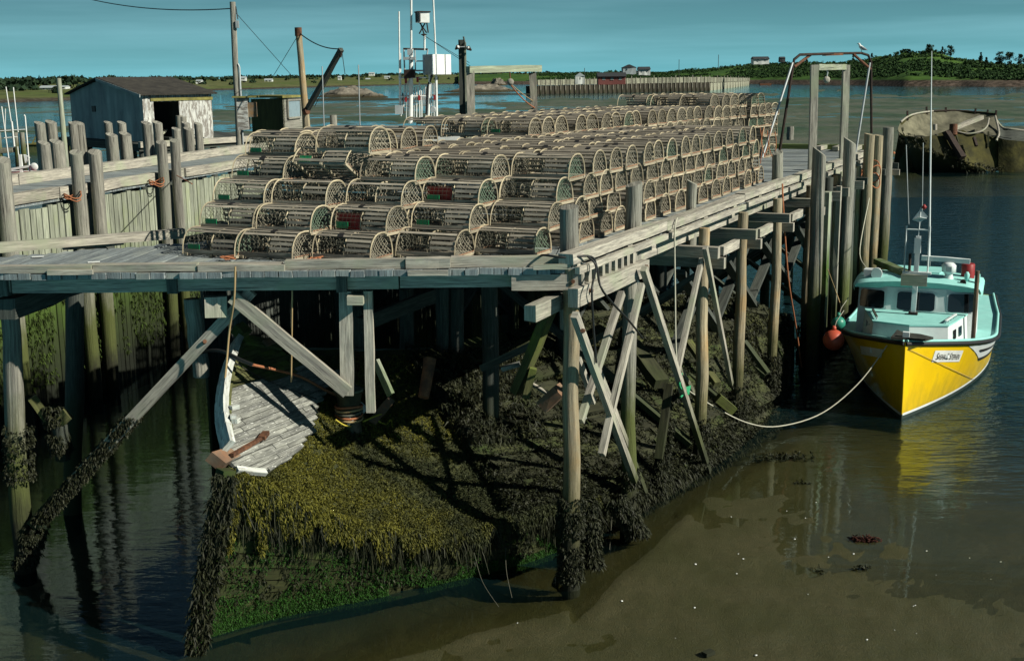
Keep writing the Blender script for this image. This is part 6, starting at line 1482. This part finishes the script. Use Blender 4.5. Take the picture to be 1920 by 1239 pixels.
r2 = curve_pts([at(1868, 226, DH+2), at(1880, 240, DH+1.5), at(1900, 243, DH+1), at(1945, 248, DH+1)], 12); l2 = curve_pts([at(1872, 258, DH-1.5), at(1885, 262, DH-1.8), at(1905, 264, DH-2), at(1950, 268, DH-2)], 12); c2 = curve_pts([at(1872, 322, DH-2), at(1890, 325, DH-2.2), at(1910, 326, DH-2.4), at(1950, 326, DH-2.4)], 12)
MB().grid([[r2[i], r2[i].lerp(l2[i], .5)-UP*.8, l2[i]] for i in range(12)]).build('after_deck', M['timber_dark'], FH); MB().grid([[l2[i].lerp(c2[i], f) for f in (0, .5, 1)] for i in range(12)]).build('after_side', M['farside'], FH)
MB().tube(r2, .1, 6).build('rail', M['timber'], FH)
SPU = thing('mooring_stump', 'dark weedy stump in the water at the bow of the far hulk', 'stump', onz(1699, 318, WATER)); MB().tube([(0, 0, -.6), (-.2, 0, .7), (.1, 0, 1.5)], [.6, .35, .15], 8).build('stump', M['timber_dark'], SPU); MB().tube([(.9, 0, -.6), (.7, 0, .6), (.2, 0, 1.4)], [.35, .25, .15], 8).build('prong', M['timber_dark'], SPU)
OB = onz(1676, 289, WATER); tag(MB().lathe([(.01, -.2), (.22, -.1), (.25, .05), (.01, .25)], (0, 0, 0), 10).build('small_buoy', M['rope_o'], None, OB), 'tiny orange float on the water left of the far hulk', 'buoy')
o_ = MB().prism([(-4, -1, -.3), (4, -1, -.3), (4.6, -1, 1.4), (-4.4, -1, 1.2)], (0, 3, 0)).build('beached_scow', M['rust'], None, onz(1435, 160, WATER)); tag(o_, 'rusty brown scow beached below the headland', 'boat')

# ------------------------------------------------------------------ small things on the mud and the deck
shell = MB().lathe([(.004, .012), (.03, .008), (.042, 0), (.03, -.006)], (0, 0, 0), 8).mesh('shell', M['white'])
spots = [(1452, 859), (1475, 958), (1510, 972), (1530, 941), (1384, 1042), (1393, 1052), (1304, 1060), (1381, 1078), (1553, 1045), (1620, 1061), (1715, 1138), (1755, 1077), (1858, 1083), (1712, 1140), (1625, 1204), (1677, 1186), (1718, 1190), (1417, 1234), (1302, 1143), (1515, 1117), (1371, 970), (1737, 1032), (1818, 1043), (1876, 1051), (1266, 1200), (1600, 1040), (1850, 930), (1166, 1130), (970, 1170), (1490, 1010)]
near_txt = 'pale shell fragment lying on the wet olive mud'
for u, v in spots:
    p = onz(u, v, WATER); p.z = mud_z(p.x, p.y)+.012; o_ = link('shell', shell, None, p, (j(.4), j(.4), R.random()*6)); o_.scale = (R.uniform(.2, .5),)*3; tag(o_, near_txt, 'shell', 'shells scattered on the mud')
p = onz(1622, 1012, WATER); p.z = mud_z(p.x, p.y)+.02
pts = [p+Vector((R.gauss(0, .10), R.gauss(0, .05), 0)) for i in range(60)]
tag(weed('red_weed', pts, [(j(1), j(1), .03) for i in range(60)], .06, .012, 6, foliage('red_seaweed', (.055, .018, .012), (.03, .012, .01)), .2, .5, 12), 'patch of dark red seaweed lying on the mud', 'seaweed', kind='stuff')
p = onz(1460, 855, WATER); p.z = mud_z(p.x, p.y)+.02
pts = [p+Vector((R.gauss(0, .35), R.gauss(0, .12), 0)) for i in range(120)]
for u, v, n_ in ((1612, 1066, 12), (1505, 905, 8), (1540, 1070, 5)):
    q_ = onz(u, v, WATER); q_.z = mud_z(q_.x, q_.y)+.02; pts += [q_+Vector((R.gauss(0, .09), R.gauss(0, .04), 0)) for i in range(n_)]
tag(weed('stranded_weed', pts, [(j(1), j(1), .03) for _ in pts], .06, .010, 6, M['weed_d'], .2, .5, 13), 'dark scraps of weed lying on the mud by the mooring line', 'seaweed', kind='stuff')
p = onz(1328, 1234, WATER); o_ = MB().box((0, 0, 0), .15, .10, .05, .6).build('wood_block', M['timber'], None, (p.x, p.y, mud_z(p.x, p.y)+.04)); tag(o_, 'small tan wood block on the mud at the lower frame edge', 'wood block')
p = onz(1263, 1144, WATER); o_ = mound('pebble', (p.x, p.y, mud_z(p.x, p.y)+.01), .07, .05, .05, M['rock'], 3, 7); tag(o_, 'pale rounded pebble on the mud below the corner pile', 'pebble')
for u, v, lb in ((71, 481, 'white paper scrap lying on the platform near the left edge'), (176, 491, 'second pale scrap lying on the platform')):
    p = onz(u, v, .012); o_ = MB().box((0, 0, 0), .17, .09, .006, .3).build('paper_scrap', M['white'], None, p); tag(o_, lb, 'paper')
